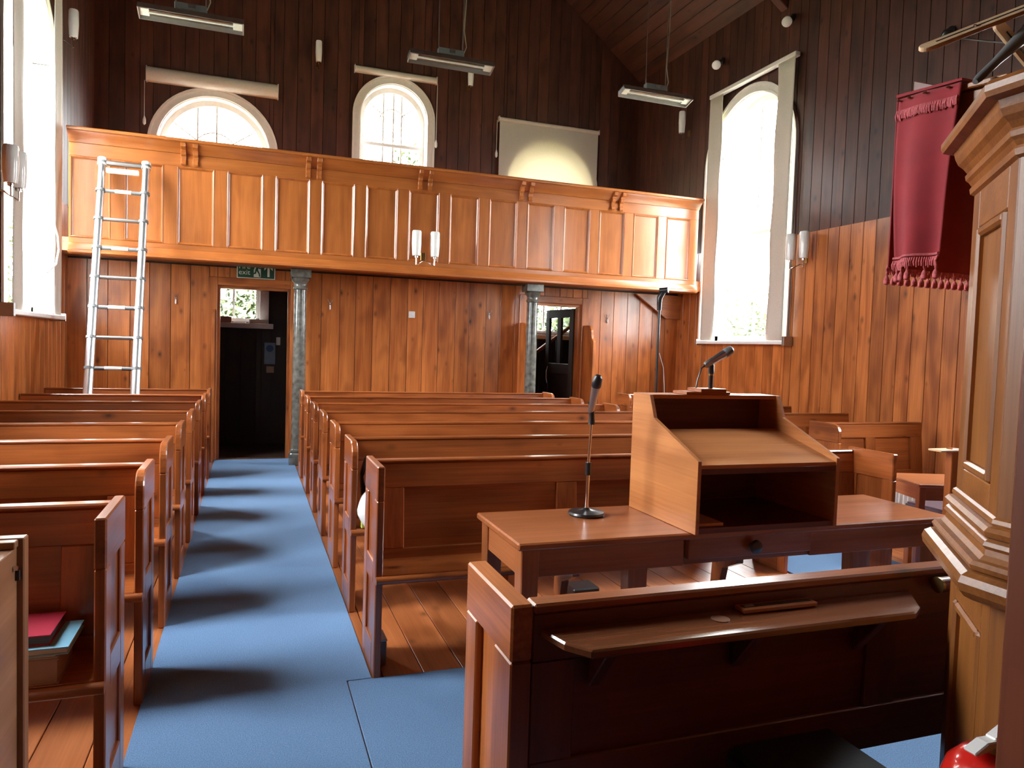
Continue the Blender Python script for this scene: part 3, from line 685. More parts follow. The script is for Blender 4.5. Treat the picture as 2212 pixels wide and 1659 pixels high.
# ------------------------------------------------------------------ communion table, lectern and their things
tb = thing('lectern_table', 'long reddish-brown wooden table with a knobbed drawer, carrying the lectern', 'table', (2.05, 2.82, 0)); o = tb.location
MB(o).box(.955, 3.15, 2.535, 3.075, .692, .72).build('table_top', W['table_x'], tb, .006)
for x0, x1 in ((1.02, 1.70), (2.35, 3.08)): MB(o).box(x0, x1, 2.575, 2.60, .575, .692).build('apron', W['table_x'], tb, .002)
MB(o).box(1.70, 2.35, 2.59, 2.60, .575, .692).build('apron', W['table_x'], tb)
MB(o).box(1.02, 3.08, 3.03, 3.055, .575, .692).build('apron', W['table_x'], tb, .002)
for x0 in (.985, 3.085): MB(o).box(x0, x0+.025, 2.62, 3.02, .575, .692).build('apron', W['table_y'], tb, .002)
for x in (.975, 3.06):
    for y in (2.555, 2.985): MB(o).prism([(x, .692), (x+.075, .692), (x+.065, 0), (x+.01, 0)], 'y', y, y+.075).build('leg', W['table_z'], tb, .004)
for x in (1.46, 2.62): MB(o).prism([(x, .575), (x+.09, .575), (x+.075, 0), (x+.015, 0)], 'y', 2.60, 2.67).build('leg', W['table_z'], tb, .004)
dr = MB(o).box(1.712, 2.338, 2.555, 2.59, .602, .692).build('drawer', W['table_x'], tb, .004)
m = MB(o); m.lathe([(.012, 0), (.012, .012), (.024, .018), (.03, .03), (.026, .042), (.012, .048)], (0, 0, 0), 18); 
for v in m.bm.verts: v.co = Vector((2.02+(v.co.x+o[0]), 2.555-(v.co.z+o[2]), .648+(v.co.y+o[1])))-Vector(o)
m.build('knob', plain('dark_turned_knob', (.035, .022, .016), .3, coat=.4), dr, smooth=True)

lc = thing('lectern', 'tabletop lectern of light veneer with a sloping shelf, standing on the long table', 'lectern', (2.06, 2.78, .72)); o = lc.location
prof = [(2.50, .721), (2.50, 1.02), (2.855, 1.16), (2.90, 1.262), (3.05, 1.262), (3.05, .721)]
for x in (1.70, 2.402): MB(o).prism(prof, 'x', x, x+.018).build('side_panel', W['teak_x'] if False else W['teak_y'], lc, .0015)
MB(o).prism([(2.505, .985), (2.505, 1.003), (2.90, 1.105), (2.90, 1.087)], 'x', 1.718, 2.402).build('sloping_shelf', W['teak_x'], lc)
MB(o).box(1.718, 2.402, 2.502, 2.516, .965, .988).build('shelf_lip', W['mahog_x'], lc, .001)
MB(o).box(1.718, 2.402, 2.91, 3.05, 1.244, 1.262).build('top_board', W['teak_x'], lc, .001)
MB(o).box(1.718, 2.402, 2.51, 3.03, .721, .745).build('bottom_board', W['mahog_x'], lc, .001)
MB(o).box(1.718, 2.402, 3.03, 3.048, .745, 1.244).build('back_board', W['mahog_x'], lc)
tag(MB((1.8, 2.55, .745)).box(1.725, 1.855, 2.53, 2.72, .7455, .758).build('leaflet', plain('pink_paper', (.62, .40, .33), .7), None, .001), 'thin pinkish booklet lying in the open shelf of the lectern', 'booklet')
bpy.data.objects['leaflet'].location = (1.8, 2.55, .745)
def mic_body(parent, org, base, tip, rb=.012, rt_=.022, body=steel, head=steel):
    b, t_ = Vector(base), Vector(tip); d = (t_-b)
    P = lambda k: b+d*k
    MB(org).tube([P(0), P(.06), P(.28), P(.62), P(.70)], [rb*.7, rb, rb*1.05, rt_*.9, rt_*.95], 14).build('mic_body', body, parent, smooth=True)
    MB(org).tube([P(.70), P(.74), P(.80), P(.94), P(1.0)], [rt_*.95, rt_*1.08, rt_*1.06, rt_*.98, rt_*.55], 14).build('mic_head', head, parent, smooth=True)
# lectern microphone
lm = thing('lectern_microphone', 'grey microphone on a short black stem with a wooden block, on the lectern', 'microphone', (2.05, 2.98, 1.262)); o = lm.location
MB(o).box(1.90, 2.14, 2.91, 3.03, 1.2625, 1.276).build('base_board', W['table_x'], lm, .002); MB(o).box(1.96, 2.10, 2.885, 3.0, 1.276, 1.292).build('base_board', W['table_x'], lm, .002)
MB(o).tube([(2.055, 2.95, 1.29), (2.055, 2.95, 1.36)], .011, 12).build('stem', black, lm, smooth=True)
MB(o).tube([(2.055, 2.95, 1.352), (2.055, 2.95, 1.36)], .013, 12).build('collar', brass, lm, smooth=True)
MB(o).tube([(2.055, 2.95, 1.36), (2.055, 2.95, 1.40), (2.04, 2.95, 1.412)], [.015, .014, .012], 12).build('clip', black, lm, smooth=True)
mic_body(lm, o, (2.018, 2.95, 1.398), (2.155, 2.93, 1.482), .016, .021, steel, greyplas)
MB(o).tube([(2.02, 2.95, 1.40), (2.0, 2.95, 1.385), (1.985, 2.955, 1.33), (1.98, 2.96, 1.28)], .004, 6).build('cable', black, lm, smooth=True)
# table microphone
tm = thing('table_microphone', 'round-based chrome microphone stand standing on the long table', 'microphone', (1.42, 2.93, .72)); o = tm.location
MB(o).lathe([(.078, .0005), (.082, .008), (.078, .016), (.05, .022), (.02, .026), (.012, .034)], o, 28).build('base', black, tm, smooth=True)
MB(o).tube([(1.42, 2.93, .75), (1.422, 2.93, .92)], .009, 12).build('lower_tube', chrome, tm, smooth=True)
MB(o).tube([(1.422, 2.93, .90), (1.422, 2.93, .955)], .014, 12).build('clutch', black, tm, smooth=True)
MB(o).tube([(1.422, 2.93, .955), (1.43, 2.93, 1.135)], .0065, 12).build('upper_tube', chrome, tm, smooth=True)
MB(o).tube([(1.43, 2.93, 1.125), (1.43, 2.93, 1.15), (1.428, 2.93, 1.19), (1.426, 2.925, 1.225)], [.016, .013, .013, .017], 12).build('clip', black, tm, smooth=True)
mic_body(tm, o, (1.426, 2.935, 1.175), (1.42, 2.86, 1.345), .014, .021, steel, black)
# tall stand in the far aisle
ts = thing('tall_microphone_stand', 'tall empty black and chrome microphone stand in the far aisle', 'stand', (4.06, 6.8, 0)); o = ts.location
MB(o).lathe([(.13, .0085), (.13, .02), (.05, .04), (.015, .05)], o, 24).build('base', black, ts, smooth=True)
MB(o).tube([(4.06, 6.8, .05), (4.058, 6.8, 1.95)], .0135, 12).build('pole', black, ts, smooth=True)
MB(o).tube([(4.058, 6.8, 1.90), (4.055, 6.8, 1.98), (4.05, 6.79, 2.03), (4.085, 6.78, 2.09)], [.022, .026, .03, .026], 12).build('clip_arm', black, ts, smooth=True)
MB(o).tube([(4.055, 6.80, 2.105), (4.12, 6.74, 2.115)], .03, 12).build('clip', black, ts, smooth=True)
MB(o).tube([(4.075, 6.79, 1.45), (4.13, 6.79, 1.30), (4.15, 6.79, 1.12), (4.16, 6.79, .95)], .004, 6).build('cable', whitem, ts, smooth=True)
# things on the floor
fb = thing('floor_box', 'dark cable box with a foot on the floorboards behind the table legs', 'box', (1.86, 3.85, 0)); o = fb.location
MB(o).box(1.78, 1.95, 3.80, 3.95, .02, .07).build('case', black, fb, .008); MB(o).box(1.80, 1.83, 3.82, 3.93, 0.0005, .02).build('foot', black, fb); MB(o).box(1.90, 1.93, 3.82, 3.93, 0.0005, .02).build('foot', black, fb)
MB(o).tube([(1.83, 3.80, .04), (1.80, 3.74, .012), (1.84, 3.62, .008)], .005, 6).build('cable', black, fb, smooth=True)
hb = thing('hassock_box', 'small grey box on the floor against the front pew end', 'box', (.58, 3.30, 0)); o = hb.location
MB(o).box(.553, .60, 3.24, 3.36, .0005, .11).build('case', greyplas, hb, .004); MB(o).box(.553, .602, 3.238, 3.362, .111, .12).build('lid', steel, hb, .002)

# white carrier bag on the second pew of the middle block
bg = thing('carrier_bag', 'crumpled white carrier bag on the seat of the second middle pew', 'bag', (.64, 4.08, .456)); o = bg.location
def blob(mb, c, rx, ry, rz, seed, amp=.12, nu=20, nv=12):
    rng = random.Random(seed); ph = [rng.uniform(0, 6) for _ in range(6)]
    rings = []
    for j in range(1, nv):
        th_ = math.pi*j/nv; rr = []
        for i in range(nu):
            a = 2*math.pi*i/nu
            k = 1+amp*(math.sin(3*a+ph[0]+th_*2)+.6*math.sin(5*a+ph[1]-th_*3)+.5*math.sin(7*th_+ph[2]))
            rr.append((c[0]+rx*k*math.sin(th_)*math.cos(a), c[1]+ry*k*math.sin(th_)*math.sin(a), c[2]+rz*math.cos(th_)))
        rings.append(rr)
    mb.loft(rings)
m = MB(o); blob(m, (.622, 3.945, .56), .062, .085, .105, 3, .07); m.build('sack', bagm, bg, smooth=True)
m = MB(o); blob(m, (.645, 3.98, .70), .05, .065, .11, 5, .10); m.build('gathered_neck', bagm, bg, smooth=True)
MB(o).tube([(.60, 4.03, .62), (.59, 4.04, .74), (.61, 4.05, .82), (.64, 4.05, .76)], .016, 8).build('dark_strap', black, bg, smooth=True)
MB(o).box(.575, .62, 3.93, 3.965, .458, .52).build('printed_packet', yellowg, bg, .004)

# bookrest pew (back towards the camera, seat towards the table)
ep = thing('bookrest_pew', 'long dark pew with a worn sloping bookrest on its back, nearest the pulpit', 'pew', (.53, 1.45, 0)); o = ep.location
ZT = .90; xa, xb = .535, 3.42; y0, y1 = 1.445, 1.785
e = bpy.data.objects.new('end_panel', None); COL.objects.link(e); e.parent = ep
def ea(n, m, mat, b=.004): m.build(n, mat, e, b)
ea('stile', MB(o).box(xa, xa+.05, y0, y0+.115, .009, ZT-.125), W['pine_z']); ea('stile', MB(o).box(xa, xa+.05, y1-.085, y1, .009, ZT-.125), W['pine_z'])  # window light on this end is put into the colour, by lighter pine
ea('rail', MB(o).box(xa-.001, xa+.051, y0, y1, ZT-.125, ZT), W['pine_y'], .005); ea('rail', MB(o).box(xa, xa+.05, y0+.115, y1-.085, .009, .34), W['pine_y'])
ea('inset_panel', MB(o).box(xa+.018, xa+.034, y0+.115, y1-.085, .34, ZT-.125), W['pine_z'], 0)
e2 = MB(o).box(xb-.05, xb, y0, y1, .009, ZT).build('end_panel', W['pew_z'], ep, .005)
DK = W['mahog_x']
MB(o).box(xa+.05, xb-.05, y0, y0+.03, ZT-.13, ZT-.022).build('top_rail', DK, ep, .003)
MB(o).box(xa+.05, xb-.05, y0-.004, y0+.05, ZT-.022, ZT).build('cap_rail', W['pew_x'], ep, .005)
MB(o).box(xa+.05, xb-.05, y0+.012, y0+.024, .545, ZT-.13).build('back_panel', DK, ep)
MB(o).box(xa+.05, xb-.05, y0, y0+.03, .43, .545).build('bottom_rail', DK, ep, .003)
for x in (xa+.05, 1.52, 2.5, xb-.15): MB(o).box(x, x+.10, y0, y0+.012, .545, ZT-.13).build('stile', W['mahog_z'], ep, .002)
MB(o).box(xa+.05, 1.46, y0+.012, y0+.03, .02, .43).build('kick_board', DK, ep)
MB(o).box(xa+.05, xb-.05, y0+.05, y1+.04, .425, .455).build('seat', W['pew_x'], ep, .006)
for x in (1.50, 2.4): MB(o).prism([(y0+.03, .009), (y0+.09, .009), (y1-.05, .425), (y0+.03, .425)], 'x', x, x+.03).build('leg', W['pew_z'], ep)
# sloping bookrest with cut corners on brackets
def rz(y): return .868+(y-1.445)*.30*-1*-1
br_pts = [(.60, 1.445), (.625, 1.37), (.668, 1.322), (1.54, 1.322), (1.585, 1.35), (1.655, 1.445)]
zr = lambda y: .845-(1.445-y)*.05
m = MB(o); m.poly3([(x, y, zr(y)) for x, y in br_pts]+[(x, y, zr(y)-.02) for x, y in br_pts], [tuple(range(6)), tuple(range(11, 5, -1))]+[(i, (i+1) % 6, 6+(i+1) % 6, 6+i) for i in range(6)])
m.build('bookrest', wood('bookrest_wood', (.26, .090, .038), (.14, .045, .018), 'x', knots=False, rough=.20, coat=.9, vary=.02), ep, .004)
for x in (.72, 1.10, 1.47): MB(o).prism([(1.445, .824), (1.35, .818), (1.365, .80), (1.42, .73), (1.445, .70)], 'x', x, x+.03).build('bracket', W['mahog_z'], ep, .003)
MB(o).tube([(1.72, 1.415, .862), (2.0, 1.415, .862)], .02, 14).build('hand_rail', W['mahog_x'], ep, smooth=True)
MB(o).tube([(1.717, 1.415, .862), (1.724, 1.415, .862)], .021, 14).build('rail_ring', brass, ep, smooth=True)
MB(o).lathe([(.022, 0), (.022, .0008), (.001, .001)], (1.03, 1.40, zr(1.40)+.0002), 16).build('ring_stain', plain('pale_cup_stain', (.30, .15, .09), .4), ep)
pt = thing('pen_tray', 'narrow wooden tray with a dark groove lying on the bookrest', 'tray', (1.2, 1.425, .853)); o = pt.location
tz = zr(1.425)+.001
MB(o).box(1.10, 1.315, 1.405, 1.443, tz, tz+.010).build('body', W['table_x'], pt, .0015); MB(o).box(1.11, 1.305, 1.418, 1.432, tz+.0085, tz+.0112).build('groove', black, pt)
MB(o).box(1.112, 1.14, 1.42, 1.430, tz+.0112, tz+.0125).build('metal_clip', steel, pt)
# black bench in front of it
sb = thing('black_stool', 'low black padded stool in shadow in front of the bookrest pew', 'stool', (1.16, 1.22, 0)); o = sb.location
MB(o).box(1.01, 1.315, 1.08, 1.35, .50, .58).build('cushion', blackf, sb, .02, True, 2)
MB(o).box(1.03, 1.295, 1.10, 1.33, .44, .50).build('seat_frame', black, sb, .004)
for x in (1.035, 1.26):
    for y in (1.105, 1.295): MB(o).box(x, x+.03, y, y+.03, .009, .44).build('leg', black, sb, .003)

# ------------------------------------------------------------------ pulpit
pu = thing('pulpit', 'polished oak pulpit with bold mouldings, rising past the bookrest pew', 'pulpit', (2.0, .85, 0)); o = Vector(pu.location)
TH = R(40.1167); N0 = Vector((1.38, 1.018)); F0 = N0+.3615*Vector((math.sin(TH), math.cos(TH)))
n_l, n_d, n_f = Vector((-1, 0)), Vector((-math.cos(TH), math.sin(TH))), Vector((0, 1))
def corner(P, a, b, d):
    A = Matrix(((a.x, a.y), (b.x, b.y))); s = A.inverted() @ Vector((d, d)); return P+s
def outline(d, z, yback=.36):
    n, f_ = corner(N0, n_l, n_d, d), corner(F0, n_d, n_f, d)
    return [(n.x, yback, z), (n.x, n.y, z), (f_.x, f_.y, z), (4-f_.x, f_.y, z), (4-n.x, n.y, z), (4-n.x, yback, z)]
def loop(name, prof, mat, smooth=False):
    MB(o).loft([outline(d, z) for d, z in prof], closed=True).build(name, mat, pu, smooth=False)
loop('ledge', [(.048, 1.952), (.066, 1.956), (.07, 1.966), (.07, 1.978), (.062, 1.988), (-.06, 1.988), (-.06, 1.952)], W['pulpit_x'])
loop('cornice', [(.0, 1.845), (.008, 1.85), (.010, 1.862), (.006, 1.868), (.012, 1.878), (.018, 1.884), (.020, 1.894), (.016, 1.90), (.024, 1.912), (.034, 1.922), (.04, 1.936), (.044, 1.952), (-.05, 1.952), (-.05, 1.845)], W['pulpit_x'])
loop('body_core', [(-.016, 1.12), (-.016, 1.86), (-.05, 1.86), (-.05, 1.12)], W['pulpit_z'])
loop('base_moulding', [(0, 1.150), (.006, 1.146), (.008, 1.138), (.005, 1.133), (.014, 1.130), (.021, 1.122), (.018, 1.112), (.011, 1.108), (.018, 1.102), (.022, 1.094), (.016, 1.087), (.018, 1.075), (.026, 1.066), (.038, 1.064), (.044, 1.056), (.040, 1.046), (.034, 1.043), (.046, 1.042), (.058, 1.034), (.063, 1.020), (.060, 1.004), (.050, .992), (.034, .984), (.012, .978), (-.05, .975), (-.05, 1.15)], W['pulpit_x'])
loop('pedestal_core', [(-.016, .009), (-.016, .985), (-.05, .985), (-.05, .009)], W['pulpit_z'])
MB(o).box(1.44, 2.56, .38, 1.02, 1.02, 1.06).build('standing_floor', W['pulpit_x'], pu)
def face_frame(A, B, nrm, z0, z1, sw_, tr_, br_, nm):
    A, B = Vector(A), Vector(B); L_ = (B-A).length; dr_ = (B-A)/L_
    def bx_(u0, u1, za, zb, d0, d1, n, mat, bev=.003):
        pts = []
        for d in (d0, d1):
            for u in (u0, u1):
                p = A+dr_*u+nrm*d
                for z in (za, zb): pts.append((p.x, p.y, z))
        m = MB(o); m.poly3(pts, [(0, 1, 3, 2), (4, 6, 7, 5), (0, 4, 5, 1), (2, 3, 7, 6), (0, 2, 6, 4), (1, 5, 7, 3)]); return m.build(n, mat, pu, bev)
    bx_(0, sw_, z0, z1, -.016, 0, 'stile', W['pulpit_z']); bx_(L_-sw_, L_, z0, z1, -.016, 0, 'stile', W['pulpit_z'])
    bx_(sw_, L_-sw_, z1-tr_, z1, -.016, 0, 'rail', W['pulpit_x']); bx_(sw_, L_-sw_, z0, z0+br_, -.016, 0, 'rail', W['pulpit_x'])
    u0, u1, a, b = sw_, L_-sw_, z0+br_, z1-tr_; w_ = .022
    for k, (p, q, za, zb) in enumerate(((u0, u0+w_, a, b), (u1-w_, u1, a, b), (u0+w_, u1-w_, a, a+w_), (u0+w_, u1-w_, b-w_, b))): bx_(p, q, za, zb, -.016, .006, 'panel_moulding', W['pulpit_z'] if k < 2 else W['pulpit_x'], .006)
    bx_(u0+w_, u1-w_, a+w_, b-w_, -.016, -.008, 'inset_panel', W['pulpit_z'], 0)
Nb = (1.38, .36)
for z0, z1, tr_, br_ in ((1.13, 1.86, .10, .075), (.009, .985, .09, .12)):
    face_frame(N0, F0, n_d, z0, z1, .062, tr_, br_, '')
    face_frame(Nb, N0, n_l, z0, z1, .10, tr_, br_, '')
    face_frame(F0, (4-F0.x, F0.y), n_f, z0, z1, .08, tr_, br_, '')
# reading desk on the pulpit ledge
rd = thing('reading_desk', 'brown sloping book desk projecting over the front ledge of the pulpit', 'desk', (2.0, 1.40, 1.988)); o = rd.location
MB(o).prism([(1.30, 2.135), (1.60, 2.165), (1.60, 2.18), (1.30, 2.15)], 'x', 1.705, 2.295).build('desk_board', W['pulpit_x'], rd, .003)
for x in (1.72, 2.25): MB(o).prism([(1.24, 1.9885), (1.345, 1.9885), (1.52, 2.155), (1.30, 2.133)], 'x', x, x+.03).build('cheek', W['pulpit_z'], rd, .003)
MB(o).prism([(1.46, 2.166), (1.598, 2.18), (1.598, 2.232)], 'x', 1.735, 1.75).build('book_stop', W['mahog_y'], rd, .002)
MB(o).box(1.75, 2.25, 1.26, 1.34, 1.9885, 2.13).build('back_post', W['pulpit_x'], rd, .003)
# red pulpit fall: front hanging and the near side flap, with fringe and tassels
pf = thing('pulpit_fall', 'crimson velvet pulpit fall with pink fringe and tassels hanging from the desk', 'cloth', (1.9, 1.62, 2.17)); o = pf.location
def solid(ob, t): sm = ob.modifiers.new('thick', 'SOLIDIFY'); sm.thickness = t; sm.offset = 0; return ob
def side_fn(u, v):       # u: near -> far, v: bottom -> top
    ytop = 1.412+(1.605-1.412)*u; ybot = 1.452+(1.60-1.452)*u
    y = ybot+(ytop-ybot)*(v**.8); z = 1.715+(2.163+.014*u-1.715)*v
    return (1.692-.010*math.sin(v*math.pi)+.017*math.sin(u*8.2+.3)*(1-v*.8), y, z)
solid(MB(o).grid(side_fn, 24, 24).build('side_flap', redcl, pf, smooth=True), .004)
def front_fn(u, v): return (1.695+.61*u, 1.612+.006*math.sin(u*26)*(1-v*.5), 1.712+.475*v)
solid(MB(o).grid(front_fn, 40, 12).build('front_hanging', redcl, pf, smooth=True), .004)
MB(o).prism([(1.41, 2.166), (1.612, 2.182), (1.612, 2.190), (1.41, 2.172)], 'x', 1.69, 2.31).build('top_cloth', redcl, pf)
def fringe_strip(name, fn, n, L0, rng):
    m = MB(o)
    for k in range(n):
        p = Vector(fn((k+.5)/n)); q = Vector(fn((k+.9)/n)); l = L0*rng.uniform(.85, 1.1); dx = rng.uniform(-.002, .002)
        m.tube([p, p+Vector((-.004, dx, -l*.5)), p+Vector((-.002+dx, dx, -l))], [.0026, .003, .002], 5)
    return m.build(name, fringe, pf)
rng = random.Random(4)
fringe_strip('fringe', lambda u: (side_fn(u, .925)[0]-.006, *side_fn(u, .925)[1:]), 42, .026, rng)
fringe_strip('fringe', lambda u: (side_fn(u, .03)[0]-.006, *side_fn(u, .03)[1:]), 34, .026, rng)
fringe_strip('fringe', lambda u: (1.70+.60*u, 1.62, 1.722), 100, .028, rng)
for zz in (.90, .045):
    MB(o).tube([(side_fn(u/12, zz)[0]-.005, *side_fn(u/12, zz)[1:]) for u in range(13)], .004, 6).build('braid', fringe, pf, smooth=True)
tmesh = MB().lathe([(.0025, .012), (.004, .006), (.0025, .0), (.0065, -.006), (.0085, -.015), (.008, -.023), (.004, -.026)], (0, 0, 0), 10).mesh('tassel', fringe, 0, True)
for k in range(24): link('tassel', tmesh, pf, Vector((1.70+.6*k/23, 1.62, 1.690))-Vector(o))
for k in range(5): u = k/4.6+.06; p = side_fn(min(u, 1), 0); link('tassel', tmesh, pf, Vector((p[0]-.005, p[1], 1.695))-Vector(o))
for u in (.15, .5, .8, 1.0):
    p = side_fn(u*.94+.03, .98); MB(o).lathe([(.002, 0), (.006, .002), (.004, .005)], (p[0]-.008, p[1], p[2]), 8).build('nail', brass, pf)
# pulpit microphone
pm_ = thing('pulpit_microphone', 'black microphone slanting up above the pulpit ledge', 'microphone', (1.66, 1.26, 1.988)); o = pm_.location
mic_body(pm_, o, (1.60, 1.30, 2.112), (1.80, 1.28, 2.30), .010, .019, greyplas, black)
MB(o).lathe([(.03, 0.0005), (.03, .01), (.012, .016), (.009, .03)], (1.655, 1.262, 1.988), 16).build('foot', black, pm_, smooth=True)
MB(o).tube([(1.655, 1.262, 2.01), (1.655, 1.27, 2.10)], .008, 10).build('stem', chrome, pm_, smooth=True)
MB(o).box(1.640, 1.668, 1.278, 1.298, 2.085, 2.125).build('clip', steel, pm_, .003)
# wooden folding music stand inside the pulpit
ms = thing('music_stand', 'pale beech music stand with slotted crossing bars above the pulpit', 'stand', (2.0, 1.0, 1.06)); o = ms.location
def bar(P0, P1, w, th, name, slot=True):
    P0, P1 = Vector(P0), Vector(P1); d = (P1-P0).normalized(); nv = Vector((-.80, -.25, .50)); nv = (nv-d*nv.dot(d)).normalized(); s = d.cross(nv)
    L_ = (P1-P0).length; m = MB(o)
    def q(u, v, k): return P0+d*u+s*v+nv*k
    out = [(w/2-w/2*math.sin(R(a)), w/2*math.cos(R(a))) for a in range(0, 181, 20)]+[(L_-w/2+w/2*math.sin(R(a)), -w/2*math.cos(R(a))) for a in range(0, 181, 20)]
    n = len(out)
    m.poly3([q(u, v, 0) for u, v in out]+[q(u, v, th) for u, v in out], [tuple(range(n)), tuple(range(2*n-1, n-1, -1))]+[(i, (i+1) % n, n+(i+1) % n, n+i) for i in range(n)])
    ob = m.build(name, beech, ms, .0015)
    if slot:
        m = MB(o); a, b = w*1.2, L_-w*1.2; h = .0022
        for k0, k1 in ((-.0006, .001), (th-.001, th+.0006)):
            m.poly3([q(u, v, k) for k in (k0, k1) for u in (a, b) for v in (-h, h)], [(0, 1, 3, 2), (4, 6, 7, 5), (0, 4, 5, 1), (2, 3, 7, 6), (0, 2, 6, 4), (1, 5, 7, 3)])
        m.build('slot', black, ob)
        for u in (L_*.2, L_*.48):
            m = MB(o); m.tube([q(u, 0, -.004), q(u, 0, th+.004)], .0035, 8); m.build('pin', chrome, ob, smooth=True)
    return ob
bar((1.425, 1.30, 2.152), (2.02, 1.12, 2.42), .033, .010, 'cross_bar')
bar((1.665, 1.315, 2.268), (1.98, 1.315, 2.07), .033, .010, 'cross_bar')
MB(o).tube([(2.0, 1.0, 1.0605), (2.0, 1.06, 1.7), (2.0, 1.13, 2.42)], .014, 10).build('post', beech, ms, smooth=True)
for a in (0, 120, 240): MB(o).tube([(2.0, 1.0, 1.22), (2.0+.16*math.cos(R(a)), 1.0+.16*math.sin(R(a)), 1.068)], .01, 8).build('leg', beech, ms, smooth=True)
# stair panel beside the pulpit
sp = thing('pulpit_stair', 'plain red-brown stair panel close by the pulpit side', 'stair', (1.2, .55, 0)); o = sp.location
MB(o).box(1.0, 1.04, .42, .72, .009, 1.80).build('side_panel', W['mahog_z'], sp, .006)
MB(o).box(.99, 1.05, .41, .725, 1.80, 1.84).build('cap_rail', W['mahog_y'], sp, .008)
for k in range(5): MB(o).box(1.041, 1.372, -.55, .97-.24*k, .009+.2*k if k else .009, .149+.2*k).build('step', W['mahog_x'], sp)
# fire extinguisher
fx = thing('fire_extinguisher', 'glossy red fire extinguisher standing on the pulpit step', 'extinguisher', (1.20, .862, .150)); o = fx.location
MB(o).lathe([(.076, 0), (.082, .01), (.082, .55), (.080, .58), (.070, .612), (.050, .635), (.022, .645)], o, 28).build('cylinder', redp, fx, smooth=True)
MB(o).lathe([(.020, .640), (.020, .650), (.016, .658), (.010, .662)], o, 16).build('valve', brass, fx, smooth=True)
h = .141
MB(o).prism([(1.145, h+.656), (1.225, h+.668), (1.225, h+.675), (1.17, h+.676), (1.14, h+.662)], 'y', .850, .874).build('handle', whitem, fx, .002)
MB(o).prism([(1.19, h+.672), (1.235, h+.695), (1.235, h+.701), (1.188, h+.679)], 'y', .852, .872).build('lever', whitem, fx, .002)
MB(o).tube([(1.21, .872, h+.65), (1.25, .93, h+.62), (1.27, .945, h+.5), (1.27, .945, h+.15)], .009, 8).build('hose', black, fx, smooth=True)

# ------------------------------------------------------------------ cabinet and books on the ladder side
cb = thing('cabinet', 'light wooden cabinet with a raised rim, in front of the books pew', 'cabinet', (-.9, 1.7, 0)); o = cb.location
MB(o).box(-1.35, -.527, 1.15, 2.06, .009, .93).build('body', W['cab_y'], cb, .002)
MB(o).box(-1.36, -.512, 2.062, 2.10, .009, .95).build('back_board', W['cab_z'], cb, .003)
MB(o).box(-1.36, -.524, 2.03, 2.06, .93, .948).build('top_rim', W['cab_x'], cb, .002)
MB(o).tube([(-.526, 2.03, .885), (-.518, 2.03, .885)], .006, 10).build('catch', chrome, cb, smooth=True)
MB(o).box(-.527, -.519, 2.045, 2.058, .85, .875).build('hinge', black, cb)
def book(name, x0, x1, ya, yb, z0, z1, cov, pg, label):
    t = thing(name, label, 'book', (x0, ya, z0), 'books stacked on the front pew'); o = t.location; c = .003
    MB(o).box(x0, x1, ya, yb, z0, z0+c).build('cover', cov, t); MB(o).box(x0, x1, ya, yb, z1-c, z1).build('cover', cov, t)
    MB(o).box(x0+.004, x1-.005, ya+.005, yb-.005, z0+c, z1-c).build('pages', pg, t); MB(o).box(x0, x0+.004, ya, yb, z0+c, z1-c).build('spine', cov, t)
    return t
book('hymn_book', -.72, -.50, 2.35, 2.55, .456, .528, cartn, cartn, 'thick buff volume at the bottom of the stack on the front pew')
book('hymn_book', -.72, -.505, 2.355, 2.545, .5285, .541, pagesm, pagesm, 'thin white pad lying on the thick buff volume')
book('hymn_book', -.73, -.475, 2.345, 2.56, .5415, .562, bookblue, pagesm, 'light blue book in the stack, under the red one')
book('hymn_book', -.73, -.525, 2.37, 2.565, .5625, .592, bookred, bookgrey, 'red book with dark page edges on top of the stack')

# ------------------------------------------------------------------ ladder
ld = thing('ladder', 'tall telescopic aluminium ladder leaning on the gallery front', 'ladder', (-1.25, 7.69, 0)); o = ld.location
foot, topp = Vector((0, 7.67, .0)), Vector((0, 8.60, 3.21)); dv = (topp-foot); dz = dv.z
def lp(x, z, off=0): k = z/dz; return (x, 7.67+dv.y*k-off*.96, z+off*.28)
zr_ = [1.13+.298*k for k in range(-3, 8)]
for x in (-1.45, -1.045):
    zs_ = [.02]+zr_+[3.24]
    for k in range(len(zs_)-1):
        r = .047-.0013*k
        MB(o).tube([lp(x, zs_[k]), lp(x, zs_[k+1])], r, 14).build('rail_tube', alu, ld, smooth=True)
    MB(o).tube([lp(x, .0), lp(x, .05)], .045, 12).build('foot', black, ld, smooth=True)
    for z in zr_: MB(o).tube([lp(x, z-.012), lp(x, z+.012)], .048, 12).build('collar', greyplas, ld, smooth=True)
    MB(o).tube([lp(x, 3.19), lp(x, 3.26)], .046, 12).build('end_cap', whitem, ld, smooth=True)
for k, z in enumerate(zr_):
    MB(o).tube([lp(-1.41, z), lp(-1.085, z)], .019 if k < 10 else .028, 10).build('rung', greyplas if k % 2 else steel, ld, smooth=True)
    if k % 2: MB(o).tube([lp(-1.32, z, .004), lp(-1.17, z, .004)], .0195, 10).build('grip_label', whitem, ld, smooth=True)
MB(o).box(-1.40, -1.10, 8.50, 8.54, 3.10, 3.15).build('top_bracket', whitem, ld, .006)

